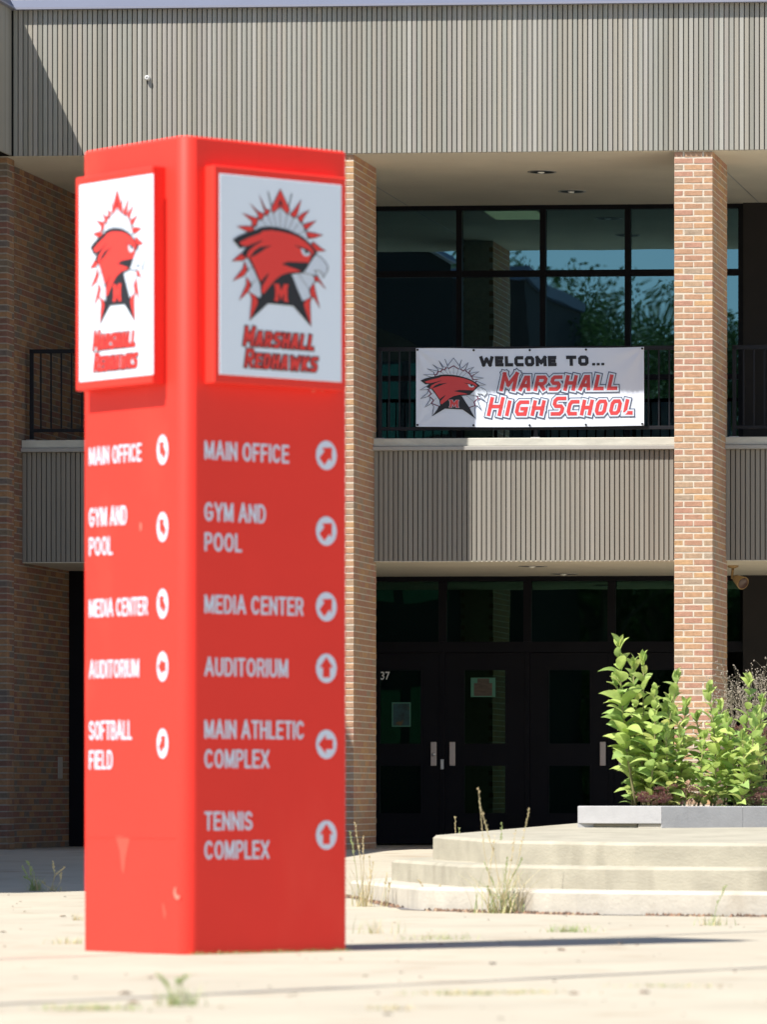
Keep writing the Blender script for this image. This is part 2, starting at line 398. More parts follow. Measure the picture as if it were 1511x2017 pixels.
def pillar(px_right, depth, mt, mo, label=None):
    xr = bx(px_right); xl = xr-.406; n = int((Z_SOF-ZG)/CH); r = random.Random(int(px_right))
    core = MB(); core.box(xl+.0025, xr-.0025, YF+.0025, YF+depth-.002, ZG-.3, Z_SOF-.002)
    p = core.build('pillar', mo, bld)
    if label: p['label'] = label
    S = brick_set(mt, '')
    for c in range(n):
        z = ZG + c*CH + .003
        if c % 2 == 0:
            place('brick', r.choice(S['corner']), (xl, YF+r.uniform(-.001,.001), z), p)
            place('brick', r.choice(S['corner']), (xl+.2085, YF+r.uniform(-.001,.001), z), p)
        else:
            place('brick', r.choice(S['half']), (xl, YF+r.uniform(-.001,.001), z), p)
            place('brick', r.choice(S['full']), (xl+.107, YF+r.uniform(-.001,.001), z), p)
            place('brick', r.choice(S['half']), (xl+.3135, YF+r.uniform(-.001,.001), z), p)
    sb = MB()
    for sg, xx in ((1, xr), (-1, xl)): side_bricks(sb, xx, sg, YF, YF+depth, ZG+.003, n, r)
    o = sb.build('side_bricks', mt, p); o['kind'] = 'stuff'
    return p, xl, xr
P_R, xrl, xrr = pillar(1404, 1.20, M['brick'], M['mortar'], 'sunlit brick pillar at the right')
P_M, xml, xmr = pillar(697, 1.22, M['brick'], M['mortar'], 'brick pillar behind the red sign, its side in shade')
P_L, xll, xlr = pillar(14.2, .28, M['brick_shaded'], M['mortar_shaded'], 'dark brick pier at the left edge in the shade of the wing')

# long brick return wall at the left
xw = bx(-10)
m = MB(); m.box(xw-.4, xw-.006, YF+.285, YF+SB, ZG-.3, Z_SOF-.002); lw = m.build('return_wall', M['mortar_shaded'], bld)
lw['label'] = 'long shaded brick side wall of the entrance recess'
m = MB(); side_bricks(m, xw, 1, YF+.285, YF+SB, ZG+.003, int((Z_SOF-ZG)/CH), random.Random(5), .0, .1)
o = m.build('wall_bricks', M['brick_shaded'], lw); o['kind'] = 'stuff'
p = at_plane(115, 1545, YF+2.75)
m = MB(); m.bbox(xw+.001, xw+.012, YF+2.6, YF+2.78, 1.02, 1.26, .003); m.build('wall_plate', M['flash'], lw)

# soffits
m = MB(); m.box(XL-.3, XR, YF+.192, YF+SB+.1, Z_SOF+.012, Z_SOF+.24); m.box(XL-.3, XR, YF+.002, YF+SB+.1, Z_SOF-.004, Z_SOF+.003); sof = m.build('soffit', M['soffit'], bld)
# a hairline seam in the soffit
for sx in (bx(742, 3.0), bx(1445, 2.5)):
    m = MB(); m.box(sx, sx+.012, YF+.25, YF+SB, Z_SOF-.006, Z_SOF-.0045); m.build('soffit_seam', M['flash'], sof)
m = MB(); m.box(xw+.002, XR, YF+S1+.004, YF+SB+.1, Z_LS-.006, Z_LS+.003); m.box(xw+.002, XR, YF+S1+.225, YF+SB+.1, Z_LS+.2, Z_FL-.12)
lsof = m.build('balcony_slab', M['soffit'], bld)
def downlight(px, py, zs, par, rad):
    p = at_height(px, py, zs)
    d = MB(); d.lathe((p.x,p.y,zs), [(rad, .0), (rad, -.006), (rad*.86, -.007), (rad*.82, -.0045)], 28); 
    d.mi = 1; d.lathe((p.x,p.y,zs), [(rad*.82,-.0045),(rad*.01,-.0042)], 28)
    o = d.build('downlight', [M['flash'], M['darkmetal']], par, smooth=True)
    b = MB(); b.lathe((p.x-.01,p.y,zs-.006), [(.04,0),(.034,-.008),(.002,-.014)], 12); b.build('bulb', M['bulb'], o, smooth=True)
downlight(1068, 339, Z_SOF-.004, sof, .158); downlight(1127, 377.5, Z_SOF-.004, sof, .158)
downlight(1050, 1115, Z_LS-.006, lsof, .158); downlight(1112, 1130, Z_LS-.006, lsof, .158)

# balcony fronts between the pillars
def balcony(x0, x1, rail_x0, rail_x1, label, first_off):
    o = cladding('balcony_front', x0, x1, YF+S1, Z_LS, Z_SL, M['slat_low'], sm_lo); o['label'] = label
    y = YF+S1
    c = MB(); c.bbox(x0, x1, y-.02, y+.26, Z_FL+.001, Z_CB, .006)
    c.build('curb', M['curb'], o)
    c = MB(); c.bbox(x0, x1, y-.055, y+.2, Z_SL+.002, Z_FL-.001, .004); c.build('flashing', M['flash'], o)
    # railing
    ry = y+.12; zt, zb = 5.63, 4.775
    r = MB(); r.bbox(rail_x0, rail_x1, ry-.02, ry+.02, zt-.022, zt+.022, .003); r.bbox(rail_x0, rail_x1, ry-.016, ry+.016, zb-.018, zb+.018, .003)
    rl = r.build('railing', M['rail'], bld)
    bm_ = MB(); bm_.box(-.008,.008,-.008,.008,0,zt-zb-.04); bme = bm_.mesh('baluster', M['rail'])
    pm = MB(); pm.bbox(-.02,.02,-.02,.02,0,zt-Z_CB+.02,.003); pme = pm.mesh('post', M['rail'])
    fm = MB(); fm.bbox(-.05,.05,-.05,.05,0,.012,.002); fme = fm.mesh('post_foot', M['steel'])
    xx = rail_x0+.02
    L = rail_x1-rail_x0; np_ = max(1, round(L/1.75))
    for i in range(np_+1):
        pxx = rail_x0+.02+(L-.04)*i/np_
        place('post', pme, (pxx, ry, Z_CB), rl); place('post_foot', fme, (pxx, ry, Z_CB), rl)
    xx += first_off
    while xx < rail_x1-.04:
        place('baluster', bme, (xx, ry, zb+.02), rl); xx += .1125
    return o
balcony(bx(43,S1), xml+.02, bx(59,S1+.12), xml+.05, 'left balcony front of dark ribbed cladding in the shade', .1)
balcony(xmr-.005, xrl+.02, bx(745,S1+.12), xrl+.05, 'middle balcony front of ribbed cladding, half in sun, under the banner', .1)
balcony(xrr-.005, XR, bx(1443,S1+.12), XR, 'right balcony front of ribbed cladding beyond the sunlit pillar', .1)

# upper glazing
YB = YF+SB
def frame_box(m, x0, x1, z0, z1, y=None, d=.10, out=.06): m.box(x0, x1, (y or YB)-out, (y or YB)+d-out, z0, z1)
ZW0, ZW1 = Z_FL-.1, Z_SOF+.005
def bzb(py): return bz(1000, py, SB)
mull = [bx(p, SB) for p in (560, 736, 906, 1070.5, 1237.5, 1400)]
xend = bx(1461, SB)
w = MB(); w.box(xw, xend+.06, YB-.05, YB+.06, bzb(415), ZW1+.01)                 # head
ztr = bzb(540)
for a, b in zip([bx(400,SB)]+mull, mull+[xend]):
    w.box(a+.033, b-.033, YB-.045, YB+.05, ztr-.036, ztr+.036)
    w.box(a+.033, b-.033, YB-.045, YB+.05, bzb(745)-.03, bzb(745)+.03)
for x in mull+[xend]: w.box(x-.032, x+.032, YB-.06, YB+.06, ZW0, bzb(415)-.001)
up = w.build('upper_window_wall', M['darkmetal'], bld)
for a, b in zip([bx(400,SB)]+mull, mull+[xend]):
    for z0, z1 in ((ztr+.037, bzb(415)-.002), (bzb(745)+.031, ztr-.037), (ZW0, bzb(745)-.031)):
        g = MB(); g.box(a+.033, b-.033, YB-.004, YB+.004, z0, z1); g.build('pane', M['glass_up'], up)
# dark wall panels right of the glazing (both floors) and at far left
m = MB(); m.box(xend+.033, XR, YB-.12, YB+.1, ZW0, Z_SOF+.01); m.build('dark_wall_panel', M['darkwall'], bld)
m = MB(); m.box(bx(1466,SB), XR, YB-.12, YB+.1, ZG, Z_LS+.005); m.build('dark_wall_panel', M['darkwall'], bld)
m = MB(); m.box(xw, bx(400,SB)-.035, YB-.05, YB+.1, ZW0, Z_SOF+.01); m.build('dark_wall_panel', M['darkwall'], bld)
m = MB(); m.box(xw+.001, bx(330,3.1), YF+3.1, YF+3.2, ZG, Z_LS+.004); m.build('dark_wall_panel', M['darkmetal'], bld)
m = MB(); m.box(bx(330,3.1), bx(330,3.1)+.08, YF+3.1, YB, ZG, Z_LS+.004); m.build('dark_wall_panel', M['darkmetal'], bld)
# the rooms behind the glass
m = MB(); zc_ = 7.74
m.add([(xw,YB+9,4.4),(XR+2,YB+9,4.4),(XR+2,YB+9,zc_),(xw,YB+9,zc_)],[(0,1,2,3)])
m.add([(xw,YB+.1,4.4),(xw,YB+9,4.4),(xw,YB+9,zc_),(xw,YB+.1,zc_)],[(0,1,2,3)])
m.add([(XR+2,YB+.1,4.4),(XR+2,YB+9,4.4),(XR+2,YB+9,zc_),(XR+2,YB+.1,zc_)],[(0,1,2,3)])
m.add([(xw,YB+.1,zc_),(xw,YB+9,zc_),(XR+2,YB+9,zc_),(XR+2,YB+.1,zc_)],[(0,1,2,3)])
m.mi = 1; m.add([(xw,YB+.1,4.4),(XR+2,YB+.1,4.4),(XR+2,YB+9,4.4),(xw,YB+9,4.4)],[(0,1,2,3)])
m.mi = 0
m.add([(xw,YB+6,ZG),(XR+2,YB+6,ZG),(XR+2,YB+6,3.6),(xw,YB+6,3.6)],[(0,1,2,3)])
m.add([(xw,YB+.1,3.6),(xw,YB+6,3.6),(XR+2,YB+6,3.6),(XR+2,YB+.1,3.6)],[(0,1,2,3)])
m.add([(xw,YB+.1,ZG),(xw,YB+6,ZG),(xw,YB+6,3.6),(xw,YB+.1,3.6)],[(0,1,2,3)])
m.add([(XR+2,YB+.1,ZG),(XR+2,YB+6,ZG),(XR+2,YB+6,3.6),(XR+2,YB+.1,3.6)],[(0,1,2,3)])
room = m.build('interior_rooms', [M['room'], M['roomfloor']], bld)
a = at_height(954, 413, zc_-.03); b = at_height(1046, 413, zc_-.03); c = at_height(1065, 428, zc_-.03)
m = MB(); m.box(a.x, b.x, c.y, a.y, zc_-.06, zc_-.005); m.build('ceiling_light', M['roomlight'], room)

# entrance doors and the windows above them
dm = [bx(p, SB) for p in (560, 707, 873, 1040, 1206, 1372)]
zt0, zt1, zh = bzb(1264), bzb(1145), bzb(1285)
w = MB(); w.box(bx(340,SB), bx(1466,SB)-.002, YB-.05, YB+.06, zt1, Z_LS+.01)
w.box(bx(340,SB), bx(1466,SB)-.002, YB-.055, YB+.06, zh, zt0)
for x in [bx(400,SB)]+dm: w.box(x-.046, x+.046, YB-.045, YB+.055, zt0+.001, zt1-.001)
for x in dm: w.box(x-.028, x+.028, YB-.045, YB+.055, ZG, zh-.001)
ent = w.build('entrance_frame', M['darkmetal'], bld)
for a, b in zip([bx(400,SB)]+dm, dm+[bx(1466,SB)]):
    g = MB(); g.box(a+.047, b-.047, YB-.004, YB+.004, zt0+.002, zt1-.002); g.build('transom_pane', M['glass_dn'], ent)
names = {1:'door leaf with a poster in its glass, left of the pair', 2:'door leaf with a notice in its glass', 3:'plain door leaf right of the notice'}
zl = [bzb(1320), bzb(1464), bzb(1508), bzb(1601)]
for i, (a, b) in enumerate(zip(dm[:-1], dm[1:])):
    x0, x1 = a+.031, b-.031; lw_ = .235; y0, y1 = YB-.035, YB+.01
    l0, l1 = (x0+x1)/2-lw_, (x0+x1)/2+lw_; zb_ = ZG+.02; zt_ = zh-.006
    d = MB(); d.box(x0, l0, y0, y1, zb_, zt_); d.box(l1, x1, y0, y1, zb_, zt_)
    for q0, q1 in ((zl[0], zt_), (zl[2], zl[1]), (zb_, zl[3])): d.box(l0, l1, y0, y1, q0, q1)
    # thin proud beads round the glass
    for q0, q1 in ((zl[1], zl[0]), (zl[3], zl[2])):
        d.box(l0-.014, l0, y0-.008, y0, q0-.014, q1+.014); d.box(l1, l1+.014, y0-.008, y0, q0-.014, q1+.014)
        d.box(l0, l1, y0-.008, y0, q0-.014, q0); d.box(l0, l1, y0-.008, y0, q1, q1+.014)
    dr = d.build('door', M['darkmetal'], bld)
    if i in names: dr['label'] = names[i]
    for q0, q1 in ((zl[1], zl[0]), (zl[3], zl[2])):
        g = MB(); g.box(l0, l1, YB-.02, YB-.014, q0, q1); g.build('door_glass', M['glass_dn'], dr)
    hx = x1-.10 if i % 2 == 1 else x0+.055
    z0 = bzb(1508)
    h = MB(); h.bbox(hx-.0, hx+.068, YB-.085, YB-.07, z0, z0+.275, .006); h.box(hx+.02, hx+.045, YB-.07, YB-.0355, z0+.03, z0+.06); h.box(hx+.02, hx+.045, YB-.07, YB-.0355, z0+.21, z0+.24)
    hh = h.build('handle', M['handle'], dr)
    if i == 1:
        k = MB(); k.lathe((hx+.036, YB-.087, z0+.13), [(.021,0.0015),(.021,-.006),(.001,-.007)], 14, 'y'); k.build('lock_cylinder', M['steel'], dr, smooth=True)
        k = MB(); xm_ = dm[2]; k.bbox(xm_-.018, xm_+.018, YB-.075, YB-.046, bzb(1515), bzb(1495), .003); k.build('latch_guard', M['steel'], ent)

def text_mesh(body, name, m, p0, u, v, width, height, extr=.0008, bold=0.0, space=1.0):
    """text drawn on a plane: p0 lower left, u right, v up (unit vectors), fitted to width x height"""
    cu = bpy.data.curves.new('lettering', 'FONT'); cu.body = body; cu.size = 1.0; cu.offset = bold; cu.space_character = space
    cu.resolution_u = 4
    to = bpy.data.objects.new('lettering', cu); COL.objects.link(to)
    dg = bpy.context.evaluated_depsgraph_get(); me = bpy.data.meshes.new_from_object(to.evaluated_get(dg))
    bpy.data.objects.remove(to)
    xs_ = [q.co.x for q in me.vertices]; x0, x1 = min(xs_), max(xs_)
    # cap height of the built-in font measured on this string (letters sit on y=0)
    h = max(q.co.y for q in me.vertices)
    for q in me.vertices:
        a = (q.co.x-x0)/(x1-x0)*width; b = q.co.y/h*height
        q.co = p0 + u*a + v*b
    me.materials.clear(); me.materials.append(m); me.name = name
    return me
def text_obj(body, name, m, p0, u, v, width, height, parent, **k):
    me = text_mesh(body, name, m, p0, u, v, width, height, **k)
    base = wpos(parent)
    for q in me.vertices: q.co -= base
    o = bpy.data.objects.new(name, me); COL.objects.link(o); o.parent = parent
    return o
UX, UZ = Vector((1,0,0)), Vector((0,0,1))
p = at_plane(750, 1338, YB-.037); p2 = at_plane(768, 1322.5, YB-.037)
text_obj('37', 'door_number', M['white'], p, UX, UZ, p2.x-p.x, p2.z-p.z, bld, bold=.015)['label'] = 'white number 37 on the dark door frame'

# poster and notice, taped inside the door glass: seen through it, set just proud of the pane
def flat_thing(name, x0p, x1p, y0p, y1p, label, cat, build):
    yy = YB-.024
    a = at_plane(x0p, y1p, yy); b = at_plane(x1p, y0p, yy); root = empty(name, ((a.x+b.x)/2, yy, a.z), label, cat)
    build(root, a, b, yy); return root
def poster_build(root, a, b, yy):
    q = MB(); q.box(a.x, b.x, yy, yy+.0025, a.z, b.z); q.build('poster_border', M['poster_g'], root)
    q = MB(); q.box(a.x+.014, b.x-.014, yy-.002, yy-.0002, a.z+.014, b.z-.014); q.build('poster_picture', M['poster_art'], root)
def notice_build(root, a, b, yy):
    q = MB(); q.box(a.x, b.x, yy, yy+.0025, a.z, b.z); q.build('sheet', M['poster_g'], root)
    W, H = b.x-a.x, b.z-a.z
    q = MB(); q.box(a.x+W*.13, b.x-W*.13, yy-.002, yy-.0002, a.z+H*.06, a.z+H*.72); q.box(a.x+W*.27, b.x-W*.25, yy-.002, yy-.0002, a.z+H*.7201, b.z-H*.04)
    q.build('printed_block', M['poster_b'], root)
flat_thing('poster', 772, 809, 1383, 1431, 'dark poster with a thin green border in the left door glass', 'poster', poster_build)
flat_thing('notice', 927.5, 976, 1334.5, 1372.5, 'pale green notice sheet with a brown text block, high in the door glass', 'notice', notice_build)

# floodlight under the balcony right of the pillar
p = at_plane(1453, 1144, YF+2.2)
fl = empty('floodlight', (p.x, p.y, Z_LS), 'small tan twin-arm floodlight under the balcony soffit beside the right pillar', 'floodlight')
m = MB(); m.lathe((p.x-.05,p.y,Z_LS+.005), [(.06,0),(.06,-.03),(.02,-.045)], 14); m.tube([(p.x-.05,p.y,Z_LS-.03),(p.x-.06,p.y-.02,p.z+.03),(p.x,p.y-.03,p.z+.01)], .014, n=8); m.build('bracket', M['tan'], fl, smooth=True)
m = MB(); ax = Vector((.55,-.55,-.35)).normalized(); c0 = Vector((p.x-.03,p.y-.0,p.z+.035))
m.tube([c0, c0+ax*.03, c0+ax*.10, c0+ax*.16], .03, .075, n=16); m.build('lamp_head', M['tan'], fl, smooth=True)
m = MB(); m.tube([c0+ax*.1601, c0+ax*.168], .064, .06, n=16); m.build('lens', M['lens'], fl, smooth=True)
# small white sensor on the fascia
p = at_plane(291, 155, YF-.03)
sn = empty('wall_sensor', (p.x, YF-.03, p.z), 'tiny round white fixture high on the ribbed fascia, left part', 'fixture')
m = MB(); m.lathe((p.x, YF-.031, p.z), [(.026,0),(.026,-.035),(.018,-.045),(.012,-.045),(.010,-.03),(.001,-.03)], 16, 'y'); m.build('housing', M['white'], sn, smooth=True)

# ---------------------------------------------------------------- stepped platform
def offset_poly(pts, k):
    """grow a counter-clockwise convex polygon by k"""
    n = len(pts); out = []
    for i in range(n):
        p0, p1, p2 = Vector(pts[i-1]), Vector(pts[i]), Vector(pts[(i+1) % n])
        d1 = (p1-p0).normalized(); d2 = (p2-p1).normalized(); n1 = Vector((d1.y,-d1.x)); n2 = Vector((d2.y,-d2.x))
        b = (n1+n2).normalized(); out.append(tuple(p1 + b*(k/max(.3, b.dot(n1)))))
    return out
def plan(px, py, z): q = at_height(px, py, z); return (q.x, q.y)
zT = ZC-.362
top = [plan(853, 1650.0, zT), plan(985, 1656.0, zT), plan(1250, 1659, zT), plan(1950, 1662, zT)]
rx = top[-1][0]; lx = top[0][0]
poly = [(lx, 48.6)] + [(lx-.0, top[0][1])] + top[1:] + [(rx, 48.6)]
slope_top = lambda p: zT + .0073*max(0, p[1]-37.5)
def step(polyg, z0, z1f, name, m, label):
    n = len(polyg); inner = offset_poly(polyg, -.025); s = MB()
    vs = [(q[0],q[1],z0) for q in polyg] + [(q[0],q[1],z1f(q)-.022) for q in polyg] + [(q[0],q[1],z1f(q)) for q in inner]
    fs = [(i,(i+1)%n,n+(i+1)%n,n+i) for i in range(n)] + [(n+i,n+(i+1)%n,2*n+(i+1)%n,2*n+i) for i in range(n)] + [tuple(range(2*n,3*n))]
    s.add(vs, fs); o = s.build(name, m, plat); o['label'] = label; return o
plat = empty('stepped_platform', (top[1][0], top[1][1], 0), 'broad weathered concrete platform with steps along its front and left side', 'steps')
step(poly, -.05, slope_top, 'platform_slab', M['step'], 'top slab of the steps')
step(offset_poly(poly, .32), -.05, lambda q: ZC-.531, 'step', M['step'], 'middle step')
step(offset_poly(poly, .64), -.05, lambda q: ZC-.697, 'step', M['kerbstep'], 'paler bottom step')

# ---------------------------------------------------------------- planter
zP = .559; zPt = .749
c0 = at_depth(1303, 1630, 45.0); cc = Vector((c0.x, c0.y))
dl = Vector((-.90*RX+.43*FX, -.90*RY+.43*FY)); dl.normalize()
dr_ = Vector((.90*RX+.43*FX, .90*RY+.43*FY)); dr_.normalize()
pl = empty('planter', (cc.x, cc.y, zP), 'low grey concrete planter on the platform holding the leafy plants', 'planter')
def wall_run(a, d, L, th, inward, z0, z1, name, m, par, b=.006):
    a = Vector(a); e = a + d*L; n = inward.normalized()*th
    pts = [(a.x,a.y),(e.x,e.y),(e.x+n.x,e.y+n.y),(a.x+n.x,a.y+n.y)]
    area = sum(pts[i][0]*pts[(i+1)%4][1]-pts[(i+1)%4][0]*pts[i][1] for i in range(4))
    if area < 0: pts = pts[::-1]
    q = MB(); inn = offset_poly(pts, -b); k = 4
    vs = [(x,y,z0) for x,y in inn]+[(x,y,z0+b) for x,y in pts]+[(x,y,z1-b) for x,y in pts]+[(x,y,z1) for x,y in inn]
    fs = [(3,2,1,0)]+[(r*4+i, r*4+(i+1)%4, (r+1)*4+(i+1)%4, (r+1)*4+i) for r in range(3) for i in range(4)]+[(12,13,14,15)]
    q.add(vs, fs); return q.build(name, m, par)
nl = Vector((-dl.y, dl.x)) ; nl = nl if nl.y > 0 else -nl
nr = Vector((-dr_.y, dr_.x)); nr = nr if nr.y > 0 else -nr
LL = .84
wall_run(cc, dl, LL, .14, nl, zP+.035, zPt, 'edge_block', M['planter'], pl)
st = cc + dr_*.145*0
off = 0.0
for L in (.245, .52, .55, .55, .5):
    a = cc + dr_*(off+ (.0 if off else .004)); wall_run(a, dr_, L-.003, .14, nr, zP-.01, zPt-.002+rnd.uniform(-.003,.003), 'edge_block', M['planter'], pl); off += L
wall_run(cc+dl*.004+nl*.02, dl, .24, .1, nl, zP-.02, zP+.034, 'foot_block', M['kerbstep'], pl)
wall_run(cc+dl*.28+nl*.06, dl, .5, .06, nl, zP-.02, zP+.034, 'foot_block', M['step'], pl)
e1 = cc + dl*LL; e2 = cc + dr_*off
bk = Vector((e1.x, e1.y))+Vector((.0,1.1)); bk2 = Vector((e2.x, e2.y))+Vector((0,1.0))
wall_run(e1, (bk-e1).normalized(), 1.1, .14, Vector((1,0)), zP-.02, zPt-.004, 'edge_block', M['planter'], pl)
sp = [(cc.x, cc.y+.13), (e2.x, e2.y+.12), (bk2.x, bk2.y), (bk.x+.1, bk.y), (e1.x+.14, e1.y+.1)]
m = MB(); m.prism(sp, zP-.02, zPt-.05); m.build('soil', M['soil'], pl)

# ---------------------------------------------------------------- red directory sign
d0 = FPX*ZC/(1880-HY)                                     # depth of the near corner
A0 = at_depth(364, 1880, d0); A0.z = 0.0
ur = Vector((.731*RX+.682*FX, .731*RY+.682*FY, 0)).normalized()     # along the right face
ul = Vector((-.682*RX+.731*FX, -.682*RY+.731*FY, 0)).normalized()   # along the left face
nrt = Vector((ur.y, -ur.x, 0)); nlf = Vector((-ul.y, ul.x, 0))      # outward normals
WR, WL, HS = 1.062, .990, 4.376
sign = empty('directory_sign', A0 + ur*WR/2 + ul*WL/2, 'tall square red directory pylon with white lettering and two framed emblem panels', 'sign')
def signP(a, b, z): return A0 + ur*a + ul*b + UZ*z
R_ = .075
ring = []
for (cx_, cy_, a0) in ((R_, R_, 0), (WR-R_*.4, R_*.4, 1), (WR-R_*.4, WL-R_*.4, 2), (R_*.4, WL-R_*.4, 3)):
    rr = R_ if a0 == 0 else R_*.4
    for k in range(9):
        t = math.radians(180+90*a0) + math.radians(90)*k/8
        ring.append((cx_+rr*math.cos(t), cy_+rr*math.sin(t)))
m = MB(); n = len(ring)
def ringz(s, z): return [tuple(signP(WR/2+(a-WR/2)*s, WL/2+(b-WL/2)*s, z)) for a, b in ring]
vs = ringz(1, .0)+ringz(1, HS-.012)+ringz(.985, HS); 
m.add(vs, [(i,(i+1)%n,n+(i+1)%n,n+i) for i in range(n)]+[(n+i,n+(i+1)%n,2*n+(i+1)%n,2*n+i) for i in range(n)]+[tuple(range(2*n,3*n))])
o = m.build('pylon_body', M['red'], sign, smooth=False)
me = o.data; me.polygons.foreach_set('use_smooth', [i < n and ((i % 9) < 8) for i in range(len(me.polygons))])
# base seam plate on the left face
TB = .085
def signface(face, a, z, out):
    return (A0 + ur*a + nrt*out + UZ*z) if face == 'R' else (A0 + ul*a + nlf*out + UZ*z)
def sbox(m, face, a0, a1, z0, z1, o0, o1, b=.006):
    c = lambda a,z,o: signface(face,a,z,o)
    # outer (front) face inset by the chamfer
    back = [c(a0,z0,o0),c(a1,z0,o0),c(a1,z1,o0),c(a0,z1,o0)]
    mid = [c(a0,z0,o1-b),c(a1,z0,o1-b),c(a1,z1,o1-b),c(a0,z1,o1-b)]
    fr = [c(a0+b,z0+b,o1),c(a1-b,z0+b,o1),c(a1-b,z1-b,o1),c(a0+b,z1-b,o1)]
    f = [(3,2,1,0)]+[(r*4+i,r*4+(i+1)%4,(r+1)*4+(i+1)%4,(r+1)*4+i) for r in range(2) for i in range(4)]+[(8,9,10,11)]
    if face == 'L': f = [t[::-1] for t in f]
    m.add(back+mid+fr, f)
def face_coord(face, px, py, out=0.0):
    """(a, z) on a sign face seen at a photo pixel"""
    n_ = nrt if face == 'R' else nlf; u_ = ur if face == 'R' else ul
    base = A0 + n_*out
    ray = cw((px-CX)/FPX, 1.0, 0); ray = Vector((ray.x, ray.y, (HY-py)/FPX)); o_ = Vector((0,0,ZC))
    t = (base-o_).dot(n_)/ray.dot(n_); q = o_+ray*t
    return (q-base).dot(u_), q.z
BOX = {'R': (face_coord('R',404,900)[0], face_coord('R',682.5,900,TB)[0]), 'L': (face_coord('L',326,900)[0], face_coord('L',149,900,TB)[0])}
PAN = {'R': (face_coord('R',432,900,TB)[0], face_coord('R',672.5,900,TB)[0]), 'L': (face_coord('L',302,900,TB)[0], face_coord('L',157,900,TB)[0])}
BZ0, BZ1, PZ0, PZ1 = 2.190+.868, 3.352+.868, 2.235+.868, 3.309+.868
for F in ('R', 'L'):
    b = MB(); sbox(b, F, BOX[F][0], BOX[F][1], BZ0, BZ1, -.01, TB)
    bo = b.build('emblem_box', M['red'], sign)
    b = MB(); sbox(b, F, PAN[F][0], PAN[F][1], PZ0, PZ1, TB-.002, TB+.003, .002); b.build('emblem_panel', M['panel'], bo)
m = MB(); sbox(m, 'L', .1, WL-.03, .62, .628, -.005, .002, .001); m.build('seam', M['red'], sign)

# ---- flat artwork tools
SUB = [0.0]      # longest edge allowed when artwork must follow curved cloth
def stroke(mbx, pts, w, closed=False, lift=None):
    """flat ribbon along pts, mitred; pts 2-D; lift maps (x,y)->3-D"""
    P = [Vector(p) for p in pts]
    if SUB[0]:
        Q = []
        for i in range(len(P) if closed else len(P)-1):
            a, b = P[i], P[(i+1) % len(P)]; k = max(1, int(math.ceil((b-a).length/SUB[0])))
            Q += [a.lerp(b, j/k) for j in range(k)]
        if not closed: Q.append(P[-1])
        P = Q
    n = len(P); L_, R2 = [], []
    for i in range(n):
        if closed: a, b, c = P[i-1], P[i], P[(i+1)%n]
        else: a, b, c = P[max(i-1,0)], P[i], P[min(i+1,n-1)]
        d1 = (b-a); d2 = (c-b)
        if d1.length < 1e-9: d1 = d2
        if d2.length < 1e-9: d2 = d1
        d1 = d1.normalized(); d2 = d2.normalized(); n1 = Vector((-d1.y,d1.x)); n2 = Vector((-d2.y,d2.x)); bb = n1+n2
        if bb.length < .05: bb = n1
        bb.normalize(); k = (w/2)/max(.62, bb.dot(n1))
        L_.append(b+bb*k); R2.append(b-bb*k)
    vs = [lift(p.x,p.y) for p in L_]+[lift(p.x,p.y) for p in R2]
    rng = range(n) if closed else range(n-1)
    mbx.add(vs, [(i, n+i, n+(i+1)%n, (i+1)%n) for i in rng])
def fill(mbx, pts, lift):
    from mathutils.geometry import tessellate_polygon
    tri = tessellate_polygon([[Vector((p[0],p[1],0)) for p in pts]])
    if not SUB[0]:
        mbx.add([lift(p[0],p[1]) for p in pts], [tuple(t) for t in tri]); return
    P = [Vector((p[0],p[1])) for p in pts]
    def rec(a, b, c, d):
        e = [((b-a).length, 0), ((c-b).length, 1), ((a-c).length, 2)]; m_, k = max(e)
        if m_ <= SUB[0] or d > 9: mbx.add([lift(*a), lift(*b), lift(*c)], [(0,1,2)]); return
        if k == 0: q = (a+b)/2; rec(a, q, c, d+1); rec(q, b, c, d+1)
        elif k == 1: q = (b+c)/2; rec(a, b, q, d+1); rec(a, q, c, d+1)
        else: q = (c+a)/2; rec(a, b, q, d+1); rec(q, b, c, d+1)
    for t in tri: rec(P[t[0]], P[t[1]], P[t[2]], 0)

HEADK = [(120,795),(200,740),(320,685),(430,650),(500,615),(600,603),(720,612),(850,640),(960,685),(1060,738),(1150,812),(1215,885),(1258,950),(1190,1030),(1150,1090),(1110,1160),(1060,1228),(960,1240),(860,1262),(760,1330),(600,1500),(500,1570),(485,1400),(465,1350),(400,1195),(325,1050),(240,1000),(250,955),(310,885),(212,912)]
HEADR = [(205,830),(330,762),(480,702),(520,668),(640,655),(780,675),(900,703),(1000,742),(1090,800),(1160,862),(1200,920),(1212,950),(1180,985),(1140,1080),(1060,1200),(1000,1212),(860,1225),(760,1265),(680,1330),(600,1430),(530,1520),(502,1500),(508,1400),(480,1335),(440,1245),(400,1145),(352,1045),(300,1020),(330,940),(400,880),(240,872)]
SLASH = [[(250,960),(300,880),(420,830),(530,785),(470,832),(350,905),(290,985)], [(340,1040),(400,945),(480,888),(640,860),(560,902),(440,985)],
         [(770,1112),(860,1078),(1145,1085),(1100,1160),(1055,1215),(960,1172)], [(480,1370),(535,1300),(602,1230),(580,1290),(545,1350),(505,1420)],
         [(940,850),(1040,878),(1120,905),(1175,950),(1185,985),(1150,965),(1090,925),(1030,900)]]
EYE = [(1032,895),(1090,915),(1150,955),(1150,985),(1110,1000),(1070,990),(1045,955)]
PUP = [(1078,912),(1120,932),(1115,965),(1085,955)]
BEAK = [(1235,968),(1290,1000),(1350,1050),(1395,1120),(1402,1170),(1370,1230),(1335,1290),(1325,1230),(1290,1195),(1215,1185),(1240,1225),(1265,1262),(1180,1250),(1062,1222),(1110,1160),(1150,1090),(1190,1030)]
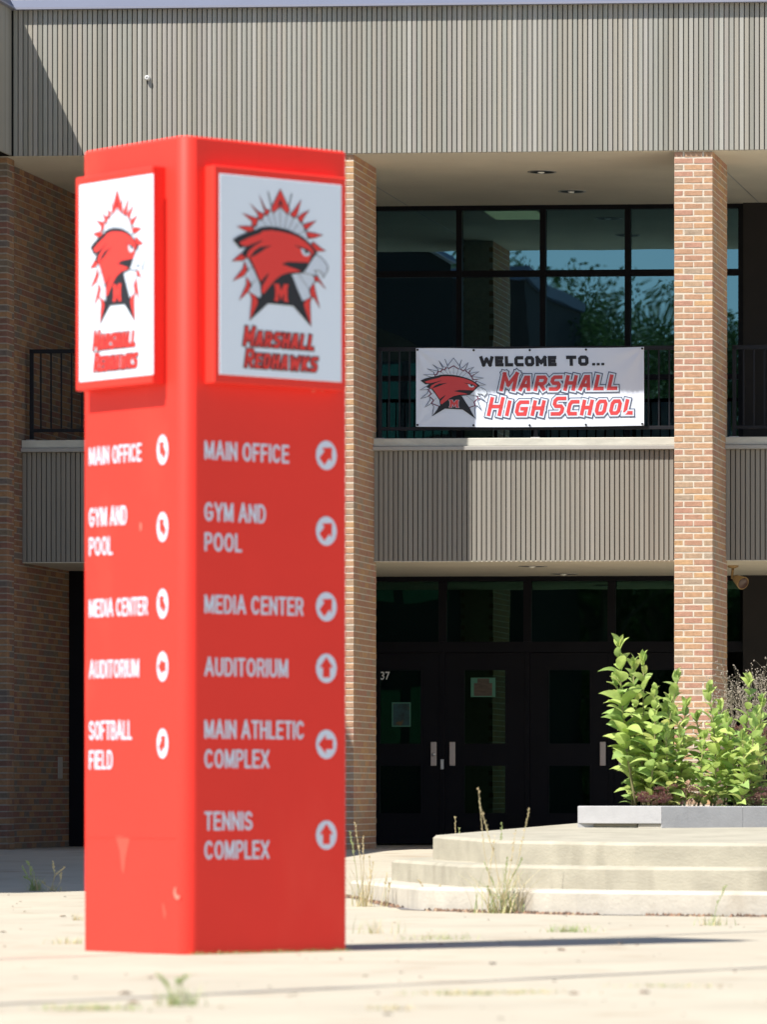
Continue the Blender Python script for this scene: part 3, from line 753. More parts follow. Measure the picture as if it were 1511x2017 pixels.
NECK = [(870,1250),(915,1262),(985,1440),(1055,1600),(1100,1740),(1175,1950),(930,1675),(760,1662),(590,1650),(345,1888),(440,1680),(470,1585),(540,1500),(640,1372),(740,1292)]
MLET = [(672,1380),(735,1380),(765,1475),(800,1385),(860,1385),(860,1420),(848,1422),(848,1592),(860,1594),(860,1620),(803,1620),(803,1500),(767,1605),(728,1500),(728,1612),(672,1612),(672,1582),(685,1580),(685,1415),(672,1413)]
SPIKES = [[(757,95),(635,350),(655,428),(757,335),(855,440),(885,370)], [(470,175),(548,400),(540,445),(580,462),(622,385),(560,370)],
  [(345,290),(460,450),(455,505),(505,525),(545,440),(450,400)], [(245,430),(378,540),(375,600),(430,612),(462,500),(350,470)],
  [(175,612),(330,690),(395,680),(405,612),(300,605)], [(110,1085),(250,1075),(330,1020),(290,955),(215,990)],
  [(120,1355),(270,1280),(325,1200),(275,1085),(255,1180)], [(205,1615),(325,1495),(372,1400),(300,1290),(300,1400)],
  [(345,1885),(440,1720),(480,1585),(335,1495),(375,1590)], [(1040,235),(985,440),(945,492),(885,435),(935,385)],
  [(1152,370),(1072,480),(1045,565),(985,480),(1050,425)], [(1245,515),(1155,600),(1095,658),(1060,570),(1140,545)],
  [(1335,708),(1220,748),(1130,760),(1105,665),(1220,682)], [(1375,920),(1235,930),(1170,850),(1200,800),(1290,870)],
  [(1380,1445),(1265,1325),(1230,1350),(1210,1262),(1265,1270)], [(1295,1700),(1212,1555),(1175,1560),(1150,1450),(1210,1352),(1240,1500)],
  [(1175,1950),(1080,1720),(1055,1615),(1180,1550),(1160,1640)]]
THIN = [[(590,130),(640,335)], [(912,150),(870,335)]]
FEATH = [[(420,690),(470,520),(590,465),(757,340),(930,495),(1040,570),(1110,690),(1120,780),(960,685),(720,612),(500,615)],
         [(290,1065),(325,1200),(370,1395),(370,1490),(470,1560),(485,1400),(400,1195),(325,1050)],
         [(920,1268),(1060,1238),(1200,1285),(1210,1352),(1150,1442),(1175,1550),(1055,1608)]]
FLINES = [[(755,345),(755,605)],[(665,430),(700,605)],[(590,465),(650,600)],[(520,530),(570,600)],[(850,440),(810,635)],[(930,495),(865,650)],[(1000,560),(920,670)],[(1090,655),(1000,705)],
          [(325,1195),(380,1165)],[(372,1390),(430,1330)],[(1000,1245),(1150,1442)]]
def emblem(parent, mp, style):
    """mp(x, y, layer) -> point; drawn from the artwork coordinates above"""
    K = [MB() for _ in range(7)]
    f = lambda l: (lambda x, y: mp(x, y, l))
    for q in FEATH: fill(K[0], q, f(0))
    if style == 'panel':
        for i, q in enumerate(SPIKES): fill(K[1], q, f(1+.01*i)); stroke(K[2], q, 11, True, f(1.6+.01*i))
        for q in SPIKES[1:]:                                        # dark feather roots
            c = q[len(q)//2]; a = q[len(q)//2-1]; b = q[(len(q)//2+1) % len(q)]
            fill(K[2], [c, (c[0]*.55+a[0]*.45, c[1]*.55+a[1]*.45), (c[0]*.6+b[0]*.4, c[1]*.6+b[1]*.4)], f(2.0))
        fill(K[2], [(757,225),(715,345),(757,300),(800,345)], f(2.0))
    else:
        for i, q in enumerate(SPIKES): fill(K[0], q, f(1+.01*i)); stroke(K[2], q, 13, True, f(1.6+.01*i))
        for q in SPIKES:
            c = q[len(q)//2]; a = q[len(q)//2-1]; b = q[(len(q)//2+1) % len(q)]
            stroke(K[3], [a, c, b], 26, False, f(2.0))
    for i, q in enumerate(THIN): stroke(K[2], q, 12, False, f(1.5))
    for i, q in enumerate(FLINES): stroke(K[2], q, 6, False, f(1.4+.01*i))
    fill(K[4], NECK, f(2.6)); fill(K[4], HEADK, f(2.8)); fill(K[5], HEADR, f(3.4))
    for i, q in enumerate(SLASH): fill(K[4], q, f(4.0+.02*i))
    fill(K[6], BEAK, f(3.3)); stroke(K[4], BEAK, 10, True, f(3.8)); fill(K[6], EYE, f(4.6)); fill(K[4], PUP, f(5.1))
    fill(K[5] if style == 'panel' else K[5], MLET, f(4.0))
    if style != 'panel': stroke(K[6], MLET, 12, True, f(3.7))
    nv = 'p_black'
    for nm, k, mm in (('emblem_feathers',K[0],'p_white'),('emblem_spikes',K[1],'p_red'),('emblem_outline',K[2],'p_black' if style=='panel' else 'p_navy'),
                  ('emblem_band',K[3],'p_maroon'),('emblem_shadow',K[4],nv),('hawk_head',K[5],'p_red' if style=='panel' else 'p_bred'),('beak_and_eye',K[6],'p_white')):
        if k.v: k.build(nm, M[mm], parent)

BLOCK = {'M':(1.25,[[(0,0),(0,1),(.5,.3),(1,1),(1,0)]]), 'A':(1.0,[[(0,0),(.34,1),(.66,1),(1,0)],[(.2,.3),(.8,.3)]]),
 'R':(1.0,[[(0,0),(0,1),(.8,1),(1,.85),(1,.6),(.8,.45),(.1,.45)],[(.5,.42),(1,0)]]),
 'S':(.95,[[(1,1),(.2,1),(0,.86),(0,.64),(.2,.5),(.8,.5),(1,.36),(1,.14),(.8,0),(0,0)]]), 'H':(1.0,[[(0,0),(0,1)],[(1,0),(1,1)],[(0,.5),(1,.5)]]),
 'L':(.8,[[(0,1),(0,0),(1,0)]]), 'E':(.85,[[(1,1),(0,1),(0,0),(1,0)],[(0,.5),(.85,.5)]]), 'D':(1.0,[[(0,-.0),(0,1),(.75,1),(1,.8),(1,.2),(.75,0),(.1,0)]]),
 'W':(1.75,[[(0,1),(.2,0),(.5,.8),(.8,0),(1,1)]]), 'K':(1.0,[[(0,0),(0,1)],[(1,1),(.2,.5),(1,0)]]), 'I':(.18,[[(0,0),(0,1)]]),
 'G':(1.0,[[(1,1),(.2,1),(0,.8),(0,.2),(.2,0),(1,0),(1,.45),(.55,.45)]]), 'C':(.95,[[(1,1),(.2,1),(0,.8),(0,.2),(.2,0),(1,0)]]),
 'O':(1.0,[[(.2,0),(0,.2),(0,.8),(.2,1),(.8,1),(1,.8),(1,.2),(.8,0),(.2,0)]]), 'T':(1.0,[[(0,1),(1,1)],[(.5,0),(.5,1)]]), '.':(.12,[[(0,0),(.0,.07)]])}
def arc(cx_, cy_, rx, ry, a0, a1, n=14):
    return [(cx_+rx*math.cos(math.radians(a0+(a1-a0)*i/n)), cy_+ry*math.sin(math.radians(a0+(a1-a0)*i/n))) for i in range(n+1)]
_O = arc(.5,.5,.5,.5,0,360,24); _O[-1] = _O[0]
_P = [(0,0),(0,1),(.6,1)]+arc(.6,.73,.4,.27,90,-90,10)[1:]+[(.1,.46)]
SANS = {'O':(1.12,[_O]), 'C':(1.05,[arc(.5,.5,.5,.5,42,318,20)]), 'G':(1.08,[arc(.5,.5,.5,.5,42,300,18)+[(1,.22),(1,.45),(.6,.45)]]),
 'D':(1.0,[[(0,0),(0,1),(.45,1)]+arc(.45,.5,.55,.5,90,-90,14)[1:]+[(.1,0)]]), 'P':(.88,[_P]), 'R':(.92,[_P,[(.62,.42),(1,0)]]),
 'B':(.9,[[(0,0),(0,1),(.55,1)]+arc(.55,.76,.38,.24,90,-90,10)[1:]+[(.1,.52)],[(.5,.52)]+arc(.58,.26,.42,.26,90,-90,10)+[(.1,0)]]),
 'S':(.92,[arc(.5,.745,.47,.255,25,270,14)+arc(.5,.245,.5,.245,90,-155,14)]), 'U':(.95,[[(0,1),(0,.32)]+arc(.5,.32,.5,.32,180,360,12)+[(1,1)]]),
 'E':(.82,[[(1,1),(0,1),(0,0),(1,0)],[(.05,.52),(.9,.52)]]), 'F':(.78,[[(1,1),(0,1),(0,0)],[(.05,.50),(.85,.50)]]), 'L':(.72,[[(0,1),(0,0),(1,0)]]),
 'T':(.9,[[(0,1),(1,1)],[(.5,0),(.5,.95)]]), 'H':(.95,[[(0,0),(0,1)],[(1,0),(1,1)],[(.1,.52),(.9,.52)]]), 'I':(.001,[[(0,0),(0,1)]]),
 'N':(.95,[[(0,0),(0,1)],[(1,0),(1,1)],[(.05,.90),(.95,.10)]]), 'M':(1.2,[[(0,0),(0,1)],[(1,0),(1,1)],[(.08,.92),(.5,.06),(.92,.92)]]),
 'A':(1.15,[[(0,0),(.5,1.04),(1,0)],[(.24,.32),(.76,.32)]]), 'X':(1.0,[[(0,1),(1,0)],[(0,0),(1,1)]]), 'Y':(1.05,[[(0,1),(.5,.45),(1,1)],[(.5,0),(.5,.4)]])}
def block_text(body, parent, mp, x0, x1, y0, h, passes, small=.8, th=.2, gap=.2, shear=.22, first=True, GL=None, space=.55):
    GL = GL or BLOCK
    """angular block capitals between x0 and x1, baseline y0 (y up); passes: (material, extra stroke width, layer)"""
    lets = []; x = 0
    for i, ch in enumerate(body):
        if ch == ' ': x += space; continue
        big = first and (i == 0 or body[i-1] == ' '); s = 1.0 if big else small
        w = GL[ch][0]*.62*s; lets.append((ch, x, w, s)); x += w + th + gap*(.55 if ch == '.' else 1)
    tot = x-gap; k = (x1-x0)/(tot)
    t = th
    for mi, (mm, extra, layer) in enumerate(passes):
        q = MB()
        for li, (ch, lx_, w, s) in enumerate(lets):
            pieces = []
            for pl_ in GL[ch][1]:                      # cut strokes at sharp corners so legs keep their weight
                cur = [pl_[0]]
                for i_ in range(1, len(pl_)-1):
                    cur.append(pl_[i_]); a_ = Vector(pl_[i_])-Vector(pl_[i_-1]); b_ = Vector(pl_[i_+1])-Vector(pl_[i_])
                    a_.x *= w; b_.x *= w
                    if a_.length > 1e-6 and b_.length > 1e-6 and a_.angle(b_) > math.radians(110): pieces.append(cur); cur = [pl_[i_]]
                cur.append(pl_[-1]); pieces.append(cur)
            for si, pl_ in enumerate(pieces):
                H = s*1.0
                pts = [((lx_+t/2 + px_*w)*k, (t/2 + py_*(H-t))*h) for px_, py_ in pl_]
                # lengthen open ends so wider passes surround the letter
                if pts[0] != pts[-1]:
                    for e, f_ in ((0,1),(-1,-2)):
                        a = Vector(pts[e]); b = Vector(pts[f_]); dd = (a-b).normalized(); a = a + dd*(t/2*h*.98*(1 if not (ch in 'HTEAKR' and si == 1 and ch != 'T' and False) else 0) + extra/2); pts[e] = (a.x, a.y)
                pts = [(x0 + X_ + shear*Y_, y0 + Y_) for X_, Y_ in pts]
                cl = False
                if pl_[0] == pl_[-1]: pts = pts[:-1]; cl = True
                lay = layer + .010*((li*5+si) % 60)
                stroke(q, pts, t*h + extra, cl, lambda X_, Y_, lay=lay: mp(X_, Y_, lay))
        q.build('printed_lettering', M[mm], parent)

LAY = .0009
def panel_mp(F):
    """artwork pixel (zoomed crop, 6.868 per photo pixel, origin 440,360) -> sign panel"""
    def mp(x, y, layer):
        X = 440 + x/6.868; Y = 360 + y/6.868
        u = (X-432.5)/240.0; v = (Y-(345+(X-432)*.079))/(397-(X-432)*.0375)
        if F == 'L': u = .145 + (u-.092)*.95
        a = PAN[F][0] + (PAN[F][1]-PAN[F][0])*(u if F == 'R' else 1-u)
        return tuple(signface(F, a, PZ1-(PZ1-PZ0)*v, TB+.0045+layer*LAY))
    return mp
def panel_lin(F):
    """u, w in metres from the panel's lower left as read"""
    def mp(x, y, layer):
        a = PAN[F][0]+x if F == 'R' else PAN[F][1]-x
        return tuple(signface(F, a, PZ0+y, TB+.0045+layer*LAY))
    return mp
PW = {f: abs(PAN[f][1]-PAN[f][0]) for f in PAN}
for F in ('R', 'L'):
    emblem(sign, panel_mp(F), 'panel')
    W_ = PW[F]; mp = panel_lin(F); PH = PZ1-PZ0
    for body, a, b, zb_, hh in (('MARSHALL', .19, .76, .150, .100), ('REDHAWKS', .20, .785, .042, .096)):
        block_text(body, sign, mp, W_*a, W_*b, PH*zb_, PH*hh*1.0, (('p_black', .010, 0), ('p_red', -.003, 1.5)), small=.80, th=.18, gap=.27, shear=.16)

# lettering and arrow discs on the sign faces
def label(F, body, x0, x1, yt, yb):
    a0, zb = face_coord(F, x0, yb); _, zt = face_coord(F, x0, yt); a1, _ = face_coord(F, x1, yb)
    sg = 1 if F == 'R' else -1
    block_text(body, sign, lambda x, y, l: tuple(signface(F, a0+sg*x, zb+y, .003+l*.0006)), 0, abs(a1-a0), 0, zt-zb,
               (('lettering', 0, 0),), small=1, th=(.142 if F == 'R' else .128), gap=.19, shear=0, first=False, GL=SANS, space=.42)
def disc(F, cx_, cy_, rot):
    a, z = face_coord(F, cx_, cy_); r = .0795; sg = .86 if F == 'R' else -.66
    q = MB(); n_ = 32
    q.add([signface(F, a+sg*r*math.cos(2*math.pi*k/n_), z+r*math.sin(2*math.pi*k/n_), .003) for k in range(n_)], [tuple(range(n_))])
    dd = q.build('arrow_disc', M['lettering'], sign)
    A = [(0,.062),(.052,.004),(.027,.004),(.027,-.050),(-.027,-.050),(-.027,.004),(-.052,.004)]
    c, s = math.cos(rot), math.sin(rot); q = MB()
    fill(q, [(x*c-y*s, x*s+y*c) for x, y in A], lambda x, y: tuple(signface(F, a+sg*x, z+y, .0045)))
    q.build('arrow', M['red'], dd)
for t in (('MAIN OFFICE',403,568,868,904.5),('GYM AND',403,522,989,1026),('POOL',403,475,1048.5,1085),('MEDIA CENTER',403,596,1171,1207.5),('AUDITORIUM',403,566,1294.5,1331),
          ('MAIN ATHLETIC',403,598,1417.5,1454),('COMPLEX',403,529,1475.5,1512),('TENNIS',403,496,1598,1635),('COMPLEX',403,529,1655.5,1692)): label('R', *t)
for t in (('MAIN OFFICE',177,279,882,917),('GYM AND',177,250,1001,1038),('POOL',177,222,1059,1095),('MEDIA CENTER',177,291,1181,1216),('AUDITORIUM',177,274,1301,1336),
          ('SOFTBALL',177,260,1420,1457),('FIELD',177,222,1478,1514.5)): label('L', *t)
for y, r in ((897,-45),(1046,-45),(1195,-45),(1316,0),(1465.5,90),(1644,0)): disc('R', 642.3, y, math.radians(r))
for y, r in ((886,45),(1038,45),(1189,45),(1312.5,90),(1464,-45)): disc('L', 321, y, math.radians(r))

# ---------------------------------------------------------------- banner
yb_ = YF+S1+.085
a = at_plane(820.5, 841, yb_); b = at_plane(1269.5, 684, yb_)
BW, BH = b.x-a.x, b.z-a.z
ban = empty('welcome_banner', (a.x+BW/2, yb_, a.z), 'white vinyl banner with red and black lettering tied to the balcony railing', 'banner')
def wave(x, z):
    f = 0.0
    for (cx_, cz_) in ((0, BH), (BW, BH), (0, 0), (BW, 0)):
        dx_, dz_ = abs(x-cx_), abs(z-cz_); d_ = math.hypot(dx_, dz_)
        f += .006*math.sin(9*math.atan2(dz_, dx_+1e-6)+cx_)*min(1, d_/.12)*math.exp(-(d_/.42)**2)*(1 if cz_ else .5)
    for k in range(1, 4): 
        d_ = math.hypot((x-BW*k/4)*2.2, BH-z); f += .006*math.exp(-(d_/.16)**2)
    return f + .007*math.sin(2.1*x/BW*math.pi+.5)*math.sin(math.pi*z/BH) + .003*math.sin(7*x/BW*math.pi)*(1-z/BH)
nx_, nz_ = 150, 50; m = MB()
for lay in (0, .0015):
    base = len(m.v)
    m.v += [(a.x+BW*i/nx_, yb_-.03+wave(BW*i/nx_, BH*j/nz_)+lay, a.z+BH*j/nz_ - .010*math.sin(math.pi*i/nx_)*(1-0*j) + .006*math.sin(4*math.pi*i/nx_)*j/nz_*.5) for j in range(nz_+1) for i in range(nx_+1)]
    q = [(base+j*(nx_+1)+i, base+j*(nx_+1)+i+1, base+(j+1)*(nx_+1)+i+1, base+(j+1)*(nx_+1)+i) for j in range(nz_) for i in range(nx_)]
    m.f += q; m.m += [0]*len(q)
m.build('banner_cloth', M['vinyl'], ban, smooth=True)
def ban_mp(x, y, layer):
    return (a.x+x, yb_-.0355+wave(x, y)-layer*.0009, a.z+y-.010*math.sin(math.pi*x/BW))
def ban_emblem(x, y, layer):
    X = (828.5 + (x-110)/(1400-110)*(961-828.5) - 820.5)/449.0*BW
    Y = (841 - (703 + (y-95)/(1950-95)*(824-703)))/157.0*BH
    return ban_mp(X, Y, layer)
SUB[0] = 90.0
emblem(ban, ban_emblem, 'banner')
SUB[0] = .05
def bpx(x, y): return (x-820.5)/449*BW, (841-y)/157*BH
x0, y0 = bpx(985, 769.5); x1, _ = bpx(1216, 769)
block_text('MARSHALL', ban, ban_mp, x0, x1, y0, .205, (('p_navy',.050,0),('p_white',.032,1.2),('p_bred',-.002,2.4)), small=.82, th=.2, gap=.24)
x0, y0 = bpx(960, 819); x1, _ = bpx(1076, 819)
block_text('HIGH', ban, ban_mp, x0, x1-.03, y0, .205, (('p_navy',.050,0),('p_white',.032,1.2),('p_bred',-.002,2.4)), small=.82, th=.2, gap=.24)
x0, y0 = bpx(1086, 819); x1, _ = bpx(1246, 819)
block_text('SCHOOL', ban, ban_mp, x0, x1, y0, .205, (('p_navy',.050,0),('p_white',.032,1.2),('p_bred',-.002,2.4)), small=.82, th=.2, gap=.24)
x0, y0 = bpx(947, 719.5); x1, _ = bpx(1098, 719)
block_text('WELCOME', ban, ban_mp, x0, x1, y0, .106, (('p_black',.004,0),), small=1, th=.30, gap=.16, shear=-.05, first=False)
x0, y0 = bpx(1117, 719.5); x1, _ = bpx(1161, 719)
block_text('TO', ban, ban_mp, x0, x1, y0, .106, (('p_black',.004,0),), small=1, th=.30, gap=.16, shear=-.03, first=False)
q = MB()
for xp in (1168, 1177, 1186):
    x0, y0 = bpx(xp, 719.5); fill(q, [(x0,y0),(x0+.032,y0),(x0+.032,y0+.026),(x0,y0+.026)], lambda x, y: ban_mp(x, y, 1))
q.build('printed_dots', M['p_black'], ban); SUB[0] = 0.0
gm = MB(); gm.lathe((0,0,0), [(.012,0),(.012,-.004),(.007,-.005),(.001,-.001)], 12, 'y'); gme = gm.mesh('grommet', M['darkmetal'], True)
for i in range(5):
    for zz in (.018, BH-.018):
        x = .018+(BW-.036)*i/4; q = ban_mp(x, zz, 1); place('grommet', gme, q, ban)

# ---------------------------------------------------------------- plants
def leaf_mesh(name, L, W, m, fold=.25, droop=.25, n=5, tip=.62):
    s = MB(); vs = []
    for i in range(n+1):
        t = i/n; w = W*(math.sin(math.pi*min(1, t**tip*1.0))**.8 if 0 < t < 1 else (.08 if t == 0 else .02))/2
        z = L*(.18*math.sin(t*2.2) - droop*t*t); y = L*t
        vs += [(-w, y, z+fold*w), (0, y, z), (w, y, z+fold*w)]
    fs = []
    for i in range(n): fs += [(i*3,i*3+1,i*3+4,i*3+3), (i*3+1,i*3+2,i*3+5,i*3+4)]
    s.add(vs, fs); return s.mesh(name, m, True)
LEAF = [leaf_mesh('leaf', 1, .52, M['leaf'], .30, d, 6, t_) for d, t_ in ((.10,.8),(.30,.85),(.02,.75),(.45,.9))]
PALE = [leaf_mesh('leaf', 1, .34, M['leaf_pale'], .9, -.1, 5, .9)]
def milkweed(base, top, leaf, label, seed, pairs, bare=.25, group='broad-leaved milkweed plants in the planter'):
    r = random.Random(seed); base = Vector(base); top = Vector(top)
    root = empty('milkweed_plant', base, label, 'plant', group)
    bend = Vector((r.uniform(-.05,.05), r.uniform(-.05,.05), 0)); pts = [base+(top-base)*t + bend*math.sin(math.pi*t) for t in [i/8 for i in range(9)]]
    s = MB(); s.tube(pts, .012, .005, 6); s.build('stem', M['stem'], root, smooth=True)
    ang = r.uniform(0, 3.14)
    for i in range(pairs):
        t = bare + (1-bare)*(i+.4)/pairs; p = base+(top-base)*t+bend*math.sin(math.pi*t)
        ang += math.radians(90) + r.uniform(-.35,.35)
        for k in (0, 1):
            az = ang + math.pi*k + r.uniform(-.3,.3); sz = leaf*(1.05-.50*max(0,t-.55)/.45)*(.75+.25*min(1,(t-bare)/.15+.4))*r.uniform(.62,1.15)
            el = math.radians(r.uniform(5,35) + 48*max(0,t-.7)/.3)
            o = place('leaf', r.choice(LEAF), p, root); o.rotation_euler = (el, r.uniform(-.5,.5), az); o.scale = (sz*r.uniform(.9,1.15), sz, sz)
    for k in range(5):
        o = place('leaf', (LEAF[2] if k > 2 else LEAF[0]), top, root); sz = leaf*.62*r.uniform(.7,1)
        o.rotation_euler = (math.radians(r.uniform(50,85)), r.uniform(-.4,.4), k*1.26+r.uniform(-.3,.3)); o.scale = (sz*.9, sz, sz)
def pt(px, py, d): return at_depth(px, py, d)
zs_ = zPt-.05
def gp(px, d):
    q = at_depth(px, 1560, d); return Vector((q.x, q.y, zs_))
MW = [ (1255,1221,1262,45.75,.245,13,'tallest leafy milkweed stalk at the left end of the planter'),
       (1264,1268,1290,46.05,.20,11,'leafy milkweed stalk rising just behind the tallest one'),
       (1303,1336,1322,46.0,.185,10,'milkweed stalk whose tip stands before the left edge of the right pillar'),
       (1335,1331,1392,45.75,.18,9,'short milkweed stalk in the front of the planter below the pillar edge'),
       (1374,1372,1402,46.2,.17,8,'milkweed stalk half hidden behind others in front of the right pillar'),
       (1407,1396,1348,45.85,.20,10,'milkweed stalk with upright tip in front of the right pillar corner'),
       (1446,1432,1408,45.8,.175,8,'milkweed stalk with a yellowing leaf right of the pillar'),
       (1468,1478,1334,46.1,.20,10,'tall milkweed stalk in front of the dry twigs'),
       (1502,1502,1372,45.9,.19,9,'milkweed stalk cut by the right edge of the photo'),
       (1286,1292,1412,45.9,.16,7,'low milkweed stalk filling in behind the tallest one')]
MW += [ (1246,1212,1330,45.85,.20,11,'leafy milkweed stalk leaning furthest left, in front of the tallest one'),
       (1275,1290,1352,45.65,.19,11,'leafy milkweed stalk just right of the tallest one'),
       (1318,1312,1430,45.6,.17,9,'low milkweed stalk left of the pillar front'),
       (1350,1352,1378,46.3,.18,10,'milkweed stalk directly before the middle of the pillar'),
       (1388,1388,1440,45.6,.17,8,'low milkweed stalk at the planter front before the pillar'),
       (1425,1420,1380,46.2,.19,11,'milkweed stalk at the right edge of the pillar'),
       (1456,1462,1440,45.6,.17,8,'low milkweed stalk at the front right of the planter'),
       (1485,1490,1392,45.75,.18,10,'milkweed stalk between the tall one and the right edge'),
       (1240,1300,1470,46.1,.17,7,'short milkweed stalk leaning right near the left end'),
       (1250,1246,1300,46.15,.21,12,'leafy milkweed stalk close behind the tallest one'),
       (1290,1318,1370,46.25,.19,11,'milkweed stalk in the gap between the tallest group and the pillar'),
       (1330,1345,1440,45.65,.17,8,'low front milkweed stalk under the left half of the pillar'),
       (1400,1412,1400,46.3,.19,10,'milkweed stalk behind the one with the upright tip')]
for i, (bpx_, tpx, tpy, d, lf, prs, lab) in enumerate(MW):
    milkweed(gp(bpx_, d), at_depth(tpx, tpy+14, d), lf*1.02, lab, 100+i, prs+7, bare=(.25 if i == 0 else .06))
# seed pods on a few stalks
pod = MB(); pod.lathe((0,0,0), [(.002,-.06),(.016,-.035),(.022,-.005),(.016,.03),(.003,.065)], 10); podm = pod.mesh('seed_pod', M['leaf_pale'], True)
# reddish low plants
def sedum(px, py, w, h, d, lab, seed, base_px=None):
    r = random.Random(seed); c = at_depth(px, py, d); root = empty('sedum_plant', (c.x, c.y, zs_), lab, 'plant', 'reddish flowering plants low in the planter')
    s = MB(); f = MB(); S = FPX/d
    for i in range(46):
        x = c.x + r.uniform(-w,w)/S/2; y = c.y + r.uniform(-.12,.12); z = c.z + r.uniform(-h,h)/S/2*(1-.6*abs(x-c.x)/(w/S/2+.01))
        s.tube([(c.x+(x-c.x)*.5, c.y, zs_), (x,y,z)], .0025, .0015, 4, False)
        for k in range(16):
            q = Vector((x+r.gauss(0,.022), y+r.gauss(0,.022), z+abs(r.gauss(0,.012)))); e = .006*r.uniform(.7,1.5)
            f.add([q+Vector((-e,0,-e)), q+Vector((e,0,-e)), q+Vector((0,e,e)), q+Vector((0,-e,e*.6))], [(0,1,2),(0,1,3),(1,2,3),(0,2,3)])
    s.build('stems', M['stem'], root); f.build('flower_heads', M['sedum'], root)
sedum(1342, 1562, 90, 42, 45.6, 'low reddish flowering plant at the front of the planter below the pillar', 1)
sedum(1492, 1568, 60, 40, 45.7, 'low reddish flowering plant at the right edge of the photo', 2)
sedum(1484, 1448, 70, 60, 46.5, 'taller reddish flowering plant behind the milkweed at the right', 3)
sedum(1290, 1572, 60, 30, 45.6, 'small reddish plant near the foot of the tallest milkweed', 4)
# dry twiggy shrub
def twigs(px, d, lab, seed, height, spread, nb):
    r = random.Random(seed); b = gp(px, d); root = empty('dry_shrub', b, lab, 'shrub'); s = MB(); f = MB()
    def br(p, dr, L, rad, lv):
        q = p + dr*L*.5 + Vector((r.uniform(-.03,.03),)*3)*L; e = p+dr*L
        s.tube([p, q, e], rad, rad*.5, 4, False)
        if lv == 0:
            for _ in range(2):
                t = e+Vector((r.gauss(0,.008),r.gauss(0,.008),r.gauss(0,.008))); k = .006
                f.add([t+Vector((k,0,0)),t+Vector((-k,0,0)),t+Vector((0,k,0)),t+Vector((0,-k,0)),t+Vector((0,0,k*1.5)),t+Vector((0,0,-k))],[(0,2,4),(2,1,4),(1,3,4),(3,0,4),(2,0,5),(1,2,5),(3,1,5),(0,3,5)])
            return
        for k in range(4 if lv > 1 else 5):
            nd = (dr + Vector((r.gauss(0,.45),r.gauss(0,.3),r.gauss(.12,.35)))).normalized(); st_ = p+dr*L*r.uniform(.45,1)
            br(st_, nd, L*r.uniform(.45,.7), rad*.6, lv-1)
    for i in range(nb):
        a_ = r.uniform(-1,1); dr = Vector((a_*spread, r.uniform(-.2,.2), 1)).normalized()
        br(b+Vector((r.uniform(-.12,.12),0,0)), dr, height*r.uniform(.55,.8), .0055, 3)
    s.build('branches', M['twig'], root); f.build('dry_buds', M['bud'], root)
twigs(1450, 46.7, 'dry leafless twiggy shrub standing behind the milkweed beside the pillar', 5, .95, .38, 4)
twigs(1510, 46.6, 'dry twiggy shrub with small buds at the right edge', 8, 1.0, .30, 4)
# dark green low foliage behind
lm = leaf_mesh('leaf', 1, .3, M['greenweed'], .3, .3, 4)
for i, (px, lab) in enumerate(((1325,'low green seedling at the front of the planter under the reddish flowers'), (1425,'low green seedling between milkweed stems at the planter front'), (1490,'low green seedling in the right part of the planter'))):
    b = gp(px, 45.6); root = empty('seedling', b, lab, 'plant'); r = random.Random(i+70)
    for k in range(16):
        o = place('leaf', lm, b+Vector((r.uniform(-.12,.12), r.uniform(-.05,.08), r.uniform(0,.1))), root); o.rotation_euler = (r.uniform(.2,1.2), 0, r.uniform(0,6.28)); o.scale = (.09,.09,.09)

# ---------------------------------------------------------------- weeds on the plaza
def blade(m, p, az, lean, h, w, r, curve=.5):
    d = Vector((math.cos(az), math.sin(az), 0)); s = Vector((-d.y, d.x, 0)); pr = None
    vs = []
    for i in range(5):
        t = i/4; c = p + d*(lean*h*(t**1.6)) + UZ*(h*t*(1-.25*curve*t)); ww = w*(1-t*.9)
        vs += [c-s*ww, c+s*ww]
    m.add(vs, [(2*i,2*i+1,2*i+3,2*i+2) for i in range(4)])
def weed(name, px, py, label, seed, n=20, h=.25, w=.003, green=.5, spread=.06, stalks=(), z=None, heads=True, cat='weed', group=None, lean=.5):
    """tuft of blades plus seed stalks; stalks: list of (top px, top py)"""
    r = random.Random(seed); b = g_at(px, py) if z is None else at_height(px, py, z); root = empty(name, b, label, cat, group)
    mg, md, mh = MB(), MB(), MB()
    for i in range(n):
        p = b+Vector((r.gauss(0,spread), r.gauss(0,spread*.5), 0)); p.z = b.z
        blade(mg if r.random() < green else md, p, r.uniform(0,6.28), r.uniform(.1,lean*1.6), h*r.uniform(.4,1), w*r.uniform(.7,1.4), r)
    dcam = (b-Vector((0,0,ZC))); dep = dcam.dot(Vector((FX,FY,0)))
    for (tx, ty) in stalks:
        e = at_depth(tx, ty, dep+r.uniform(-.03,.03)); s0 = b+Vector((r.gauss(0,spread*.4), 0, 0)); mid = (s0+e)/2+Vector((r.uniform(-.03,.03),0,r.uniform(0,.04)))
        q = MB(); tgt = mg if r.random() < green else md
        tgt.tube([s0, mid, e], .003, .0018, 5, False)
        for k in range(26 if heads else 0):
            t = r.uniform(.55,1.02); c = s0.lerp(e, t) if t > 1 else (mid.lerp(e, (t-.5)*2)); aa = r.uniform(0,6.28)
            L = .018*r.uniform(.6,1.3); dv = Vector((math.cos(aa)*.6, math.sin(aa)*.3, .8)).normalized()
            sd = Vector((-dv.z, 0, dv.x))*.004
            (tgt).add([c, c+dv*L*.5+sd, c+dv*L, c+dv*L*.5-sd], [(0,1,2,3)])
    for mm, nm, mt in ((mg,'green_blades','greenweed'),(md,'dry_blades','dry')):
        if mm.v: mm.build(nm, M[mt], root)
    return root
